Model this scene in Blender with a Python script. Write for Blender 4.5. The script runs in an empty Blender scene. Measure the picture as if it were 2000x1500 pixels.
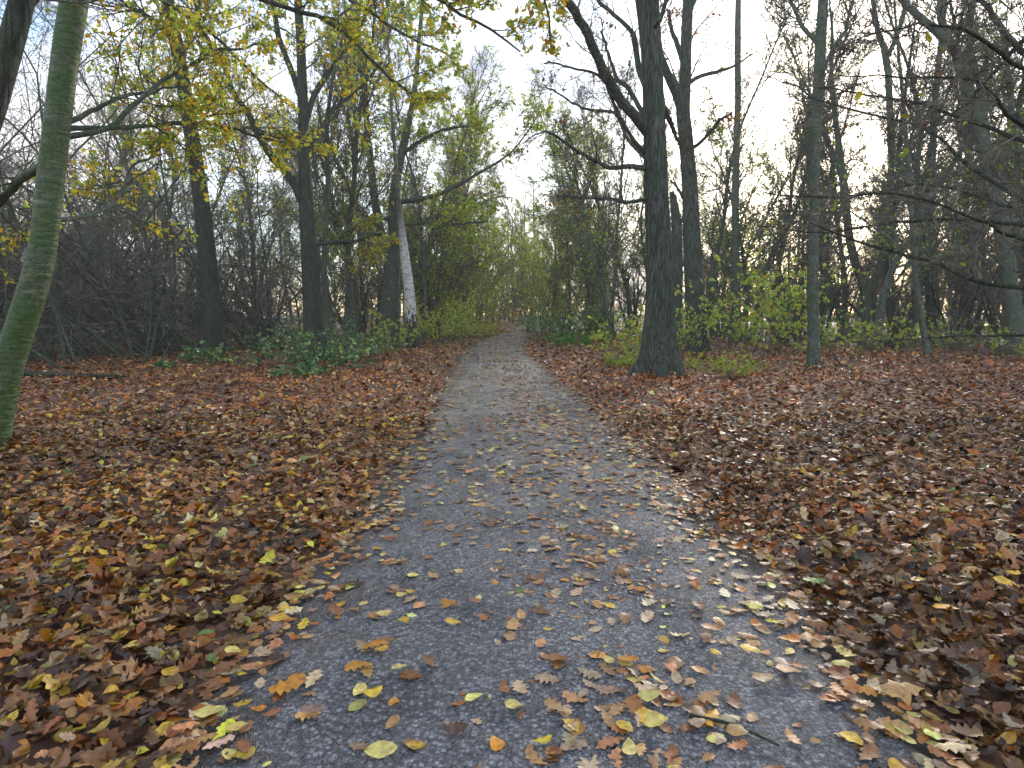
import bpy, math, random
import numpy as np
from mathutils import Vector

rng = np.random.default_rng(7)
random.seed(7)
SC = bpy.context.scene
COL = SC.collection

# ------------------------------------------------------------------ camera
FPX, HOR, CX, CY, CAMH = 1200.0, 615.0, 1000.0, 750.0, 1.15
PITCH = math.atan((CY - HOR) / FPX)
cam_data = bpy.data.cameras.new('camera')
cam_data.sensor_width = 36.0
cam_data.lens = 36.0 * FPX / 2000.0
cam_data.clip_start = 0.05
cam_data.clip_end = 3000
cam = bpy.data.objects.new('camera', cam_data)
cam.location = (0, 0, CAMH)
cam.rotation_euler = (math.pi / 2 - PITCH, 0, 0)
COL.objects.link(cam)
SC.camera = cam

# ------------------------------------------------------------------ sky, sun, exposure
SUN_EL, SUN_AZ = math.radians(17), math.radians(27)      # azimuth clockwise from +Y
world = bpy.data.worlds.new('World')
SC.world = world
world.use_nodes = True
nt = world.node_tree
nt.nodes.clear()
wout = nt.nodes.new('ShaderNodeOutputWorld')
bg = nt.nodes.new('ShaderNodeBackground')
bg.inputs['Strength'].default_value = 0.11
sky = nt.nodes.new('ShaderNodeTexSky')
sky.sky_type = 'NISHITA'
sky.sun_disc = False
sky.sun_elevation = SUN_EL
sky.sun_rotation = SUN_AZ
sky.air_density = 1.0
sky.dust_density = 0.8
sky.ozone_density = 1.2
tc = nt.nodes.new('ShaderNodeTexCoord')
mp = nt.nodes.new('ShaderNodeMapping')
mp.inputs['Scale'].default_value = (1.0, 1.0, 2.4)
mp.inputs['Location'].default_value = (0.35, 0.1, 0.0)
nz = nt.nodes.new('ShaderNodeTexNoise')
nz.inputs['Scale'].default_value = 2.1
nz.inputs['Detail'].default_value = 3.5
nz.inputs['Roughness'].default_value = 0.55
rp = nt.nodes.new('ShaderNodeValToRGB')
rp.color_ramp.elements[0].position = 0.42
rp.color_ramp.elements[1].position = 0.6
nz2 = nt.nodes.new('ShaderNodeTexNoise')
nz2.inputs['Scale'].default_value = 3.4
nz2.inputs['Detail'].default_value = 2
cl = nt.nodes.new('ShaderNodeValToRGB')
cl.color_ramp.elements[0].position = 0.3
cl.color_ramp.elements[0].color = (2.3, 2.6, 3.4, 1)
cl.color_ramp.elements[1].position = 0.6
cl.color_ramp.elements[1].color = (4.7, 4.75, 4.9, 1)
mx = nt.nodes.new('ShaderNodeMix')
mx.data_type = 'RGBA'
nt.links.new(tc.outputs['Generated'], mp.inputs['Vector'])
nt.links.new(mp.outputs['Vector'], nz.inputs['Vector'])
nt.links.new(mp.outputs['Vector'], nz2.inputs['Vector'])
nt.links.new(nz.outputs['Fac'], rp.inputs['Fac'])
nt.links.new(nz2.outputs['Fac'], cl.inputs['Fac'])
nt.links.new(rp.outputs['Color'], mx.inputs[0])
nt.links.new(sky.outputs['Color'], mx.inputs[6])
spz = nt.nodes.new('ShaderNodeSeparateXYZ')
nt.links.new(tc.outputs['Generated'], spz.inputs[0])
low = nt.nodes.new('ShaderNodeMapRange')
low.inputs['From Min'].default_value = 0.05
low.inputs['From Max'].default_value = 0.34
low.inputs['To Min'].default_value = 1.0
low.inputs['To Max'].default_value = 0.0
nt.links.new(spz.outputs['Z'], low.inputs['Value'])
warm = nt.nodes.new('ShaderNodeMix')
warm.data_type = 'RGBA'
warm.inputs[7].default_value = (5.4, 5.0, 4.4, 1)
nt.links.new(low.outputs[0], warm.inputs[0])
nt.links.new(cl.outputs['Color'], warm.inputs[6])
nt.links.new(warm.outputs[2], mx.inputs[7])
nt.links.new(mx.outputs[2], bg.inputs['Color'])
nt.links.new(bg.outputs['Background'], wout.inputs['Surface'])

sun_data = bpy.data.lights.new('sun', 'SUN')
sun_data.energy = 1.5
sun_data.angle = math.radians(14)
sun_data.color = (1.0, 0.93, 0.82)
sun = bpy.data.objects.new('sun', sun_data)
sd = Vector((math.sin(SUN_AZ) * math.cos(SUN_EL), math.cos(SUN_AZ) * math.cos(SUN_EL), math.sin(SUN_EL)))
sun.rotation_euler = sd.to_track_quat('Z', 'Y').to_euler()
sun.location = sd * 60
COL.objects.link(sun)

vs = SC.view_settings
vs.view_transform = 'Standard'
vs.look = 'None'
vs.gamma = 1.0
vs.use_curve_mapping = False
vs.exposure = 1.85
SC.render.engine = 'CYCLES'
cy = SC.cycles
cy.max_bounces = 3
cy.diffuse_bounces = 2
cy.glossy_bounces = 1
cy.transmission_bounces = 2
cy.transparent_max_bounces = 4
cy.caustics_reflective = False
cy.caustics_refractive = False
cy.use_denoising = True
cy.blur_glossy = 1.0
cy.use_light_tree = False
cy.use_adaptive_sampling = True
cy.adaptive_threshold = 0.02
cy.adaptive_min_samples = 16
cy.sample_clamp_indirect = 4.0

# ------------------------------------------------------------------ picture <-> place helpers
SP, CP = math.sin(PITCH), math.cos(PITCH)


def P(px, py, d):
    """World point seen at photo pixel (px, py) at forward depth d."""
    a = (px - CX) / FPX * d
    b = (CY - py) / FPX * d
    return np.array([a, d * CP + b * SP, CAMH - d * SP + b * CP])


def depth_at(py):
    """Forward depth of the flat ground seen at photo row py."""
    b = (CY - py) / FPX
    return CAMH / (SP - b * CP)


def G(px, py):
    p = P(px, py, depth_at(py))
    p[2] = 0
    return p


def proj(p):
    p = np.atleast_2d(p)
    x, y, z = p[:, 0], p[:, 1], p[:, 2] - CAMH
    d = y * CP - z * SP
    u = y * SP + z * CP
    d = np.where(np.abs(d) < 1e-3, 1e-3, d)
    return np.stack([CX + FPX * x / d, CY - FPX * u / d, d], 1)


_NP = [(rng.normal(0, 1, 2), rng.uniform(0, 6.28)) for _ in range(24)]


def noise2(x, y, f):
    s = 0
    for i, (v, ph) in enumerate(_NP[:12]):
        k = f * (0.6 + 0.12 * i)
        s = s + np.sin((v[0] * x + v[1] * y) * k + ph)
    return s / 5.0


# ------------------------------------------------------------------ path line and terrain
_ctr = [(1108, 1500), (1085, 1330), (1062, 1120), (1045, 980), (1018, 850), (992, 775), (974, 722), (967, 692), (973, 674), (996, 659), (1034, 650)]
PATH = [np.array([0.15, -6.0]), np.array([0.14, -2.0])] + [G(*c)[:2] for c in _ctr]
PATH += [np.array([3.4, 47.0]), np.array([8.5, 53.0]), np.array([16.0, 57.5]), np.array([28, 61.0])]
PATH = np.array(PATH)


def catmull(pts, n):
    pts = np.asarray(pts, float)
    if len(pts) < 3:
        t = np.linspace(0, 1, n)[:, None]
        return pts[0] * (1 - t) + pts[-1] * t
    q = np.vstack([2 * pts[0] - pts[1], pts, 2 * pts[-1] - pts[-2]])
    seg = np.linalg.norm(np.diff(pts[:, :min(3, pts.shape[1])], axis=0), axis=1)
    cum = np.concatenate([[0], np.cumsum(seg)])
    s = np.linspace(0, cum[-1], n)
    i = np.clip(np.searchsorted(cum, s, side='right') - 1, 0, len(pts) - 2)
    t = ((s - cum[i]) / np.maximum(seg[i], 1e-9))[:, None]
    a, b, c, d = q[i], q[i + 1], q[i + 2], q[i + 3]
    return 0.5 * ((2 * b) + (c - a) * t + (2 * a - 5 * b + 4 * c - d) * t ** 2 + (3 * b - a - 3 * c + d) * t ** 3)


PL = catmull(PATH, 260)
PT = np.gradient(PL, axis=0)
PT /= np.linalg.norm(PT, axis=1)[:, None]
PN = np.stack([PT[:, 1], -PT[:, 0]], 1)          # points to the right of travel
HALF = 1.06


def path_uv(x, y):
    """signed lateral distance from the path's centre line (right positive)."""
    x = np.asarray(x, float).ravel()
    y = np.asarray(y, float).ravel()
    out = np.empty(len(x))
    for s in range(0, len(x), 20000):
        dx = x[s:s + 20000, None] - PL[None, :, 0]
        dy = y[s:s + 20000, None] - PL[None, :, 1]
        k = np.argmin(dx * dx + dy * dy, axis=1)
        r = np.arange(len(k))
        lat = dx[r, k] * PN[k, 0] + dy[r, k] * PN[k, 1]
        dist = np.hypot(dx[r, k], dy[r, k])
        out[s:s + 20000] = np.sign(lat) * np.where(np.abs(lat) > 0.3 * dist, np.maximum(np.abs(lat), 0.98 * dist), dist)
    return out


def sstep(a, b, x):
    t = np.clip((x - a) / (b - a), 0, 1)
    return t * t * (3 - 2 * t)


def rise(y):
    """the ground climbs a little towards the bend"""
    return 0.0003 * np.clip(np.asarray(y, float) - 22, 0, 38) ** 2


def height(x, y):
    x = np.asarray(x, float)
    y = np.asarray(y, float)
    d = np.abs(path_uv(x, y)).reshape(x.shape)
    h = -0.035 + 0.075 * sstep(HALF - 0.12, HALF + 0.9, d)
    h = h + sstep(1.5, 5, d) * (0.035 * noise2(x, y, 0.9) + 0.02 * noise2(y, x, 2.6))
    return h + rise(y)


# ------------------------------------------------------------------ materials
def mat(name):
    m = bpy.data.materials.new(name)
    m.use_nodes = True
    t = m.node_tree
    t.nodes.clear()
    o = t.nodes.new('ShaderNodeOutputMaterial')
    return m, t, o


def N(t, typ, **kw):
    n = t.nodes.new(typ)
    for k, v in kw.items():
        if k.startswith('_'):
            setattr(n, k[1:], v)
        else:
            n.inputs[k.replace('__', ' ')].default_value = v
    return n


def ramp(t, stops):
    n = t.nodes.new('ShaderNodeValToRGB')
    e = n.color_ramp.elements
    while len(e) < len(stops):
        e.new(0.5)
    for i, (p, c) in enumerate(stops):
        e[i].position = p
        e[i].color = (*c, 1)
    return n


def mixc(t, fac, a, b, mode='MIX'):
    n = t.nodes.new('ShaderNodeMix')
    n.data_type = 'RGBA'
    n.blend_type = mode
    for k, v in ((0, fac), (6, a), (7, b)):
        if hasattr(v, 'links') or hasattr(v, 'is_linked'):
            t.links.new(v, n.inputs[k])
        elif k == 0:
            n.inputs[0].default_value = v
        else:
            n.inputs[k].default_value = (*v, 1)
    return n.outputs[2]


def leaf_material(name, rough=0.5, trans=0.35, spec=0.4, matt=False):
    m, t, o = mat(name)
    at = N(t, 'ShaderNodeAttribute', _attribute_name='tint')
    tcn = N(t, 'ShaderNodeTexCoord')
    n1 = N(t, 'ShaderNodeTexNoise', Scale=70.0, Detail=1.0)
    t.links.new(tcn.outputs['Object'], n1.inputs['Vector'])
    dark = mixc(t, 1.0, at.outputs['Color'], (0.62, 0.58, 0.55), 'MULTIPLY')
    rr = ramp(t, [(0.38, (0, 0, 0)), (0.7, (1, 1, 1))])
    t.links.new(n1.outputs['Fac'], rr.inputs['Fac'])
    c = mixc(t, rr.outputs['Color'], at.outputs['Color'], dark)
    if matt:
        b = N(t, 'ShaderNodeBsdfDiffuse')
        t.links.new(c, b.inputs['Color'])
    else:
        b = N(t, 'ShaderNodeBsdfPrincipled', Roughness=rough)
        b.inputs['Specular IOR Level'].default_value = spec
        t.links.new(c, b.inputs['Base Color'])
    if trans > 0:
        tr = N(t, 'ShaderNodeBsdfTranslucent')
        t.links.new(c, tr.inputs['Color'])
        ms = N(t, 'ShaderNodeMixShader', Fac=trans)
        t.links.new(b.outputs[0], ms.inputs[1])
        t.links.new(tr.outputs[0], ms.inputs[2])
        t.links.new(ms.outputs[0], o.inputs['Surface'])
    else:
        t.links.new(b.outputs[0], o.inputs['Surface'])
    return m


M_LITTER = leaf_material('fallen_leaf', rough=0.38, trans=0.1, spec=0.5)
M_GREEN = leaf_material('living_leaf', trans=0.6, matt=True)
M_GLOSS = leaf_material('bramble_leaf', rough=0.28, trans=0.3, spec=0.5)


def bark(name, c_dark, c_mid, c_light, moss=(0.06, 0.1, 0.035), moss_amt=0.45, zs=0.22, scale=34.0, bump=0.9, dist=0.02, rough=0.85, crack=0.0):
    m, t, o = mat(name)
    tcn = N(t, 'ShaderNodeTexCoord')
    mpn = N(t, 'ShaderNodeMapping')
    mpn.inputs['Scale'].default_value = (1, 1, zs)
    t.links.new(tcn.outputs['Object'], mpn.inputs['Vector'])
    n1 = N(t, 'ShaderNodeTexNoise', Scale=scale, Detail=6.0, Roughness=0.6)
    t.links.new(mpn.outputs[0], n1.inputs['Vector'])
    v1 = N(t, 'ShaderNodeTexVoronoi', Scale=scale * 0.8)
    v1.feature = 'DISTANCE_TO_EDGE'
    t.links.new(mpn.outputs[0], v1.inputs['Vector'])
    r1 = ramp(t, [(0.3, c_dark), (0.52, c_mid), (0.75, c_light)])
    t.links.new(n1.outputs['Fac'], r1.inputs['Fac'])
    n2 = N(t, 'ShaderNodeTexNoise', Scale=2.3, Detail=5.0, Roughness=0.65)
    t.links.new(tcn.outputs['Object'], n2.inputs['Vector'])
    r2 = ramp(t, [(0.62 - moss_amt * 0.45, (0, 0, 0)), (0.8 - moss_amt * 0.35, (1, 1, 1))])
    t.links.new(n2.outputs['Fac'], r2.inputs['Fac'])
    col = mixc(t, r2.outputs['Color'], r1.outputs['Color'], moss)
    fine = N(t, 'ShaderNodeTexNoise', Scale=90.0, Detail=3.0)
    t.links.new(tcn.outputs['Object'], fine.inputs['Vector'])
    fr = ramp(t, [(0.35, (0.55, 0.55, 0.55)), (0.65, (1.15, 1.15, 1.15))])
    t.links.new(fine.outputs['Fac'], fr.inputs['Fac'])
    col = mixc(t, 1.0, col, fr.outputs['Color'], 'MULTIPLY')
    if crack:
        cr_ = ramp(t, [(0.0, (1 - crack,) * 3), (0.14, (1, 1, 1))])
        t.links.new(v1.outputs['Distance'], cr_.inputs['Fac'])
        col = mixc(t, 1.0, col, cr_.outputs['Color'], 'MULTIPLY')
    b = N(t, 'ShaderNodeBsdfPrincipled', Roughness=rough)
    b.inputs['Specular IOR Level'].default_value = 0.3
    t.links.new(col, b.inputs['Base Color'])
    ad = N(t, 'ShaderNodeMath', _operation='ADD')
    ml = N(t, 'ShaderNodeMath', _operation='MULTIPLY')
    ml.inputs[1].default_value = 1.6
    mn = N(t, 'ShaderNodeMath', _operation='MINIMUM')
    mn.inputs[1].default_value = 0.25
    t.links.new(v1.outputs['Distance'], mn.inputs[0])
    t.links.new(mn.outputs[0], ml.inputs[0])
    t.links.new(n1.outputs['Fac'], ad.inputs[0])
    t.links.new(ml.outputs[0], ad.inputs[1])
    bp = N(t, 'ShaderNodeBump', Strength=bump, Distance=dist)
    t.links.new(ad.outputs[0], bp.inputs['Height'])
    t.links.new(bp.outputs[0], b.inputs['Normal'])
    t.links.new(b.outputs[0], o.inputs['Surface'])
    return m


M_OAK = bark('oak_bark', (0.028, 0.029, 0.027), (0.11, 0.113, 0.1), (0.27, 0.27, 0.24), moss=(0.08, 0.11, 0.07), moss_amt=0.5, zs=0.07, scale=24, bump=1.0, dist=0.04, crack=0.65)
M_GREENBARK = bark('algae_bark', (0.05, 0.06, 0.038), (0.13, 0.145, 0.095), (0.28, 0.29, 0.22), moss=(0.07, 0.125, 0.035), moss_amt=0.62, zs=3.4, scale=8, bump=0.6, dist=0.012, rough=0.6, crack=0.3)
M_GREY = bark('grey_bark', (0.055, 0.058, 0.05), (0.12, 0.128, 0.108), (0.24, 0.245, 0.21), moss=(0.075, 0.11, 0.06), moss_amt=0.5, zs=0.6, scale=16, bump=0.6, dist=0.015, crack=0.3)
M_DARK = bark('dark_bark', (0.022, 0.022, 0.02), (0.062, 0.062, 0.054), (0.13, 0.128, 0.11), moss=(0.048, 0.07, 0.036), moss_amt=0.5, zs=0.1, scale=24, bump=0.9, dist=0.025, crack=0.5)


def twig_material(name, a, b, c):
    m, t, o = mat(name)
    tcn = N(t, 'ShaderNodeTexCoord')
    n1 = N(t, 'ShaderNodeTexNoise', Scale=7.0, Detail=1.0)
    t.links.new(tcn.outputs['Object'], n1.inputs['Vector'])
    r = ramp(t, [(0.3, a), (0.5, b), (0.7, c)])
    t.links.new(n1.outputs['Fac'], r.inputs['Fac'])
    d = N(t, 'ShaderNodeBsdfDiffuse')
    t.links.new(r.outputs['Color'], d.inputs['Color'])
    t.links.new(d.outputs[0], o.inputs['Surface'])
    return m


M_TWIG = twig_material('twig_bark', (0.06, 0.057, 0.05), (0.1, 0.1, 0.085), (0.15, 0.16, 0.12))
M_TWIGDARK = twig_material('thicket_bark', (0.07, 0.064, 0.056), (0.15, 0.135, 0.115), (0.27, 0.25, 0.21))
M_TWIGGREEN = twig_material('mossy_twig_bark', (0.07, 0.085, 0.055), (0.12, 0.135, 0.09), (0.19, 0.2, 0.14))


def birch_material():
    m, t, o = mat('birch_bark')
    tcn = N(t, 'ShaderNodeTexCoord')
    mpn = N(t, 'ShaderNodeMapping')
    mpn.inputs['Scale'].default_value = (1, 1, 2.3)
    t.links.new(tcn.outputs['Object'], mpn.inputs['Vector'])
    n1 = N(t, 'ShaderNodeTexNoise', Scale=6.0, Detail=5.0, Roughness=0.7)
    t.links.new(mpn.outputs[0], n1.inputs['Vector'])
    r1 = ramp(t, [(0.37, (0.025, 0.022, 0.02)), (0.42, (0.45, 0.44, 0.41)), (0.7, (0.74, 0.74, 0.71))])
    t.links.new(n1.outputs['Fac'], r1.inputs['Fac'])
    # the old cracked black bark round the foot
    sp = N(t, 'ShaderNodeSeparateXYZ')
    t.links.new(tcn.outputs['Object'], sp.inputs[0])
    mp2 = N(t, 'ShaderNodeMapping')
    mp2.inputs['Scale'].default_value = (1, 1, 0.3)
    t.links.new(tcn.outputs['Object'], mp2.inputs['Vector'])
    n2 = N(t, 'ShaderNodeTexNoise', Scale=14.0, Detail=4.0)
    t.links.new(mp2.outputs[0], n2.inputs['Vector'])
    ma = N(t, 'ShaderNodeMath', _operation='MULTIPLY_ADD')
    ma.inputs[1].default_value = -0.42
    ma.inputs[2].default_value = 0.85
    t.links.new(sp.outputs['Z'], ma.inputs[0])
    sb = N(t, 'ShaderNodeMath', _operation='ADD')
    t.links.new(ma.outputs[0], sb.inputs[0])
    t.links.new(n2.outputs['Fac'], sb.inputs[1])
    r2 = ramp(t, [(0.82, (0, 0, 0)), (0.92, (1, 1, 1))])
    t.links.new(sb.outputs[0], r2.inputs['Fac'])
    c = mixc(t, r2.outputs['Color'], r1.outputs['Color'], (0.02, 0.018, 0.016))
    mz = N(t, 'ShaderNodeMapRange')
    mz.inputs['From Min'].default_value = 3.3
    mz.inputs['From Max'].default_value = 4.6
    t.links.new(sp.outputs['Z'], mz.inputs['Value'])
    c = mixc(t, mz.outputs[0], c, (0.11, 0.095, 0.085))
    b = N(t, 'ShaderNodeBsdfPrincipled', Roughness=0.7)
    t.links.new(c, b.inputs['Base Color'])
    bp = N(t, 'ShaderNodeBump', Strength=0.6, Distance=0.01)
    t.links.new(sb.outputs[0], bp.inputs['Height'])
    t.links.new(bp.outputs[0], b.inputs['Normal'])
    t.links.new(b.outputs[0], o.inputs['Surface'])
    return m


M_BIRCH = birch_material()


def tarmac_material():
    m, t, o = mat('tarmac')
    tcn = N(t, 'ShaderNodeTexCoord')
    v = N(t, 'ShaderNodeTexVoronoi', Scale=78.0, Randomness=1.0)
    t.links.new(tcn.outputs['Object'], v.inputs['Vector'])
    v2 = N(t, 'ShaderNodeTexVoronoi', Scale=190.0)
    t.links.new(tcn.outputs['Object'], v2.inputs['Vector'])
    n = N(t, 'ShaderNodeTexNoise', Scale=1.3, Detail=6.0, Roughness=0.6)
    t.links.new(tcn.outputs['Object'], n.inputs['Vector'])
    hs = N(t, 'ShaderNodeSeparateColor')
    t.links.new(v.outputs['Color'], hs.inputs[0])
    r = ramp(t, [(0.0, (0.06, 0.062, 0.073)), (0.55, (0.14, 0.142, 0.16)), (1.0, (0.36, 0.363, 0.38))])
    t.links.new(hs.outputs[0], r.inputs['Fac'])
    r2 = ramp(t, [(0.33, (0.55, 0.55, 0.58)), (0.5, (0.95, 0.95, 0.97)), (0.7, (1.2, 1.18, 1.15))])
    t.links.new(n.outputs['Fac'], r2.inputs['Fac'])
    c = mixc(t, 1.0, r.outputs['Color'], r2.outputs['Color'], 'MULTIPLY')
    gap = ramp(t, [(0.34, (1, 1, 1)), (0.72, (0.3, 0.3, 0.33))])
    t.links.new(v.outputs['Distance'], gap.inputs['Fac'])
    c = mixc(t, 1.0, c, gap.outputs['Color'], 'MULTIPLY')
    ea = N(t, 'ShaderNodeAttribute', _attribute_name='tint')
    es = N(t, 'ShaderNodeSeparateColor')
    t.links.new(ea.outputs['Color'], es.inputs[0])
    n5 = N(t, 'ShaderNodeTexNoise', Scale=5.5, Detail=5.0, Roughness=0.65)
    t.links.new(tcn.outputs['Object'], n5.inputs['Vector'])
    em = N(t, 'ShaderNodeMath', _operation='MULTIPLY_ADD')
    em.inputs[1].default_value = 0.55
    t.links.new(es.outputs[0], em.inputs[0])
    t.links.new(n5.outputs['Fac'], em.inputs[2])
    er_ = ramp(t, [(0.86, (0, 0, 0)), (1.08, (0.7, 0.7, 0.7))])
    t.links.new(em.outputs[0], er_.inputs['Fac'])
    c = mixc(t, er_.outputs['Color'], c, (0.055, 0.04, 0.028))
    b = N(t, 'ShaderNodeBsdfPrincipled')
    rr = ramp(t, [(0.35, (0.22,) * 3), (0.7, (0.42,) * 3)])
    t.links.new(n.outputs['Fac'], rr.inputs['Fac'])
    t.links.new(rr.outputs['Color'], b.inputs['Roughness'])
    b.inputs['Specular IOR Level'].default_value = 1.0
    t.links.new(c, b.inputs['Base Color'])
    ad = N(t, 'ShaderNodeMath', _operation='ADD')
    t.links.new(v.outputs['Distance'], ad.inputs[0])
    t.links.new(v2.outputs['Distance'], ad.inputs[1])
    bp = N(t, 'ShaderNodeBump', Strength=0.8, Distance=0.009)
    bp.invert = True
    t.links.new(ad.outputs[0], bp.inputs['Height'])
    t.links.new(bp.outputs[0], b.inputs['Normal'])
    t.links.new(b.outputs[0], o.inputs['Surface'])
    return m


def ground_material():
    m, t, o = mat('leaf_litter_ground')
    tcn = N(t, 'ShaderNodeTexCoord')
    v = N(t, 'ShaderNodeTexVoronoi', Scale=17.0)
    t.links.new(tcn.outputs['Object'], v.inputs['Vector'])
    s = N(t, 'ShaderNodeSeparateColor')
    t.links.new(v.outputs['Color'], s.inputs[0])
    r = ramp(t, [(0.0, (0.035, 0.017, 0.012)), (0.3, (0.09, 0.04, 0.022)), (0.6, (0.16, 0.075, 0.04)), (0.85, (0.24, 0.14, 0.09)), (1.0, (0.36, 0.19, 0.05))])
    t.links.new(s.outputs[0], r.inputs['Fac'])
    # dark soil shows between the leaves, low green plants take over farther into the wood
    n = N(t, 'ShaderNodeTexNoise', Scale=0.16, Detail=6.0, Roughness=0.6)
    t.links.new(tcn.outputs['Object'], n.inputs['Vector'])
    r2 = ramp(t, [(0.5, (0, 0, 0)), (0.62, (1, 1, 1))])
    t.links.new(n.outputs['Fac'], r2.inputs['Fac'])
    sp = N(t, 'ShaderNodeSeparateXYZ')
    t.links.new(tcn.outputs['Object'], sp.inputs[0])
    mr = N(t, 'ShaderNodeMapRange')
    mr.inputs['From Min'].default_value = 17
    mr.inputs['From Max'].default_value = 30
    t.links.new(sp.outputs['Y'], mr.inputs['Value'])
    ml = N(t, 'ShaderNodeMath', _operation='MULTIPLY')
    t.links.new(mr.outputs[0], ml.inputs[0])
    t.links.new(r2.outputs['Color'], ml.inputs[1])
    n3 = N(t, 'ShaderNodeTexNoise', Scale=9.0, Detail=5.0)
    t.links.new(tcn.outputs['Object'], n3.inputs['Vector'])
    gr = ramp(t, [(0.35, (0.03, 0.045, 0.018)), (0.65, (0.1, 0.14, 0.04))])
    t.links.new(n3.outputs['Fac'], gr.inputs['Fac'])
    c = mixc(t, ml.outputs[0], r.outputs['Color'], gr.outputs['Color'])
    b = N(t, 'ShaderNodeBsdfPrincipled', Roughness=0.7)
    t.links.new(c, b.inputs['Base Color'])
    bp = N(t, 'ShaderNodeBump', Strength=0.9, Distance=0.03)
    t.links.new(v.outputs['Distance'], bp.inputs['Height'])
    t.links.new(bp.outputs[0], b.inputs['Normal'])
    t.links.new(b.outputs[0], o.inputs['Surface'])
    return m


def plain(name, col, rough=0.6, metal=0.0, noise=0.25, sc=20):
    m, t, o = mat(name)
    tcn = N(t, 'ShaderNodeTexCoord')
    n = N(t, 'ShaderNodeTexNoise', Scale=float(sc), Detail=4.0)
    t.links.new(tcn.outputs['Object'], n.inputs['Vector'])
    r = ramp(t, [(0.3, tuple(c * (1 - noise) for c in col)), (0.7, tuple(min(1, c * (1 + noise)) for c in col))])
    t.links.new(n.outputs['Fac'], r.inputs['Fac'])
    b = N(t, 'ShaderNodeBsdfPrincipled', Roughness=rough, Metallic=metal)
    t.links.new(r.outputs['Color'], b.inputs['Base Color'])
    t.links.new(b.outputs[0], o.inputs['Surface'])
    return m


M_TARMAC = tarmac_material()
M_GROUND = ground_material()


# ------------------------------------------------------------------ mesh helpers
def make_mesh(name, V, F, material, tint=None, smooth=True):
    V = np.ascontiguousarray(V, np.float32)
    F = np.ascontiguousarray(F, np.int32)
    me = bpy.data.meshes.new(name)
    k = F.shape[1]
    me.vertices.add(len(V))
    me.vertices.foreach_set('co', V.ravel())
    me.loops.add(F.size)
    me.loops.foreach_set('vertex_index', F.ravel())
    me.polygons.add(len(F))
    me.polygons.foreach_set('loop_start', np.arange(0, F.size, k, dtype=np.int32))
    me.polygons.foreach_set('loop_total', np.full(len(F), k, np.int32))
    me.polygons.foreach_set('use_smooth', np.full(len(F), smooth, bool))
    if tint is not None:
        a = me.attributes.new('tint', 'FLOAT_COLOR', 'POINT')
        c = np.ones((len(V), 4), np.float32)
        c[:, :3] = tint
        a.data.foreach_set('color', c.ravel())
    me.materials.append(material)
    me.update(calc_edges=True)
    return me


def link(name, data, parent=None, loc=None):
    o = bpy.data.objects.new(name, data)
    COL.objects.link(o)
    if parent is not None:
        o.parent = parent
    if loc is not None:
        o.location = loc
    return o


USED = set()


def tag(o, label, cat, group=None, kind=None):
    if label:
        o['label'] = label
        USED.add(label)
    if cat:
        o['category'] = cat
    if group:
        o['group'] = group
    if kind:
        o['kind'] = kind
    return o


_ONES = 'zero one two three four five six seven eight nine ten eleven twelve thirteen fourteen fifteen sixteen seventeen eighteen nineteen'.split()
_TENS = 'x x twenty thirty forty fifty sixty seventy eighty ninety'.split()


def word(n):
    n = int(n)
    if n == 100:
        return 'one-hundred'
    if n < 20:
        return _ONES[max(n, 0)]
    if n > 99:
        return 'ninety-nine'
    return _TENS[n // 10] + ('' if n % 10 == 0 else '-' + _ONES[n % 10])


def across(p):
    return int(np.clip(round(float(proj(p)[0, 0]) / 20.0), 1, 99))


def unit(v):
    return v / np.maximum(np.linalg.norm(v, axis=-1, keepdims=True), 1e-9)


class Tubes:
    """Collects batches of tapering tubes and turns them into one mesh."""

    def __init__(s):
        s.V, s.F, s.n = [], [], 0

    def add(s, Pn, R, sides=4, relief=None):
        Pn = np.asarray(Pn, float)
        R = np.asarray(R, float)
        if Pn.ndim == 2:
            Pn, R = Pn[None], R[None]
        B, K, _ = Pn.shape
        if B == 0:
            return
        T = unit(np.gradient(Pn, axis=1))
        mean = unit(Pn[:, -1] - Pn[:, 0])
        ref = np.where(np.abs(mean[:, 2:3]) < 0.8, np.array([[0, 0, 1.0]]), np.array([[0.0, 1.0, 0.03]]))
        U = unit(np.cross(T, ref[:, None, :]))
        W = np.cross(T, U)
        th = np.linspace(0, 2 * np.pi, sides, endpoint=False)
        rr = R[:, :, None] * np.ones(sides)
        if relief is not None:
            rr = rr * relief(np.tile(th, (K, 1)), Pn[0, :, 2][:, None])[None]
        V = Pn[:, :, None, :] + rr[..., None] * (np.cos(th)[None, None, :, None] * U[:, :, None, :] + np.sin(th)[None, None, :, None] * W[:, :, None, :])
        base = s.n + (np.arange(B) * K * sides)[:, None, None]
        k = np.arange(K - 1)[None, :, None] * sides
        j = np.arange(sides)[None, None, :]
        j2 = (j + 1) % sides
        F = np.stack([base + k + j, base + k + j2, base + k + sides + j2, base + k + sides + j], -1).reshape(-1, 4)
        s.V.append(V.reshape(-1, 3))
        s.F.append(F)
        s.n += B * K * sides

    def arrays(s):
        return np.concatenate(s.V), np.concatenate(s.F)

    def mesh(s, name, material):
        V, F = s.arrays()
        return make_mesh(name, V, F, material)


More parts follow.
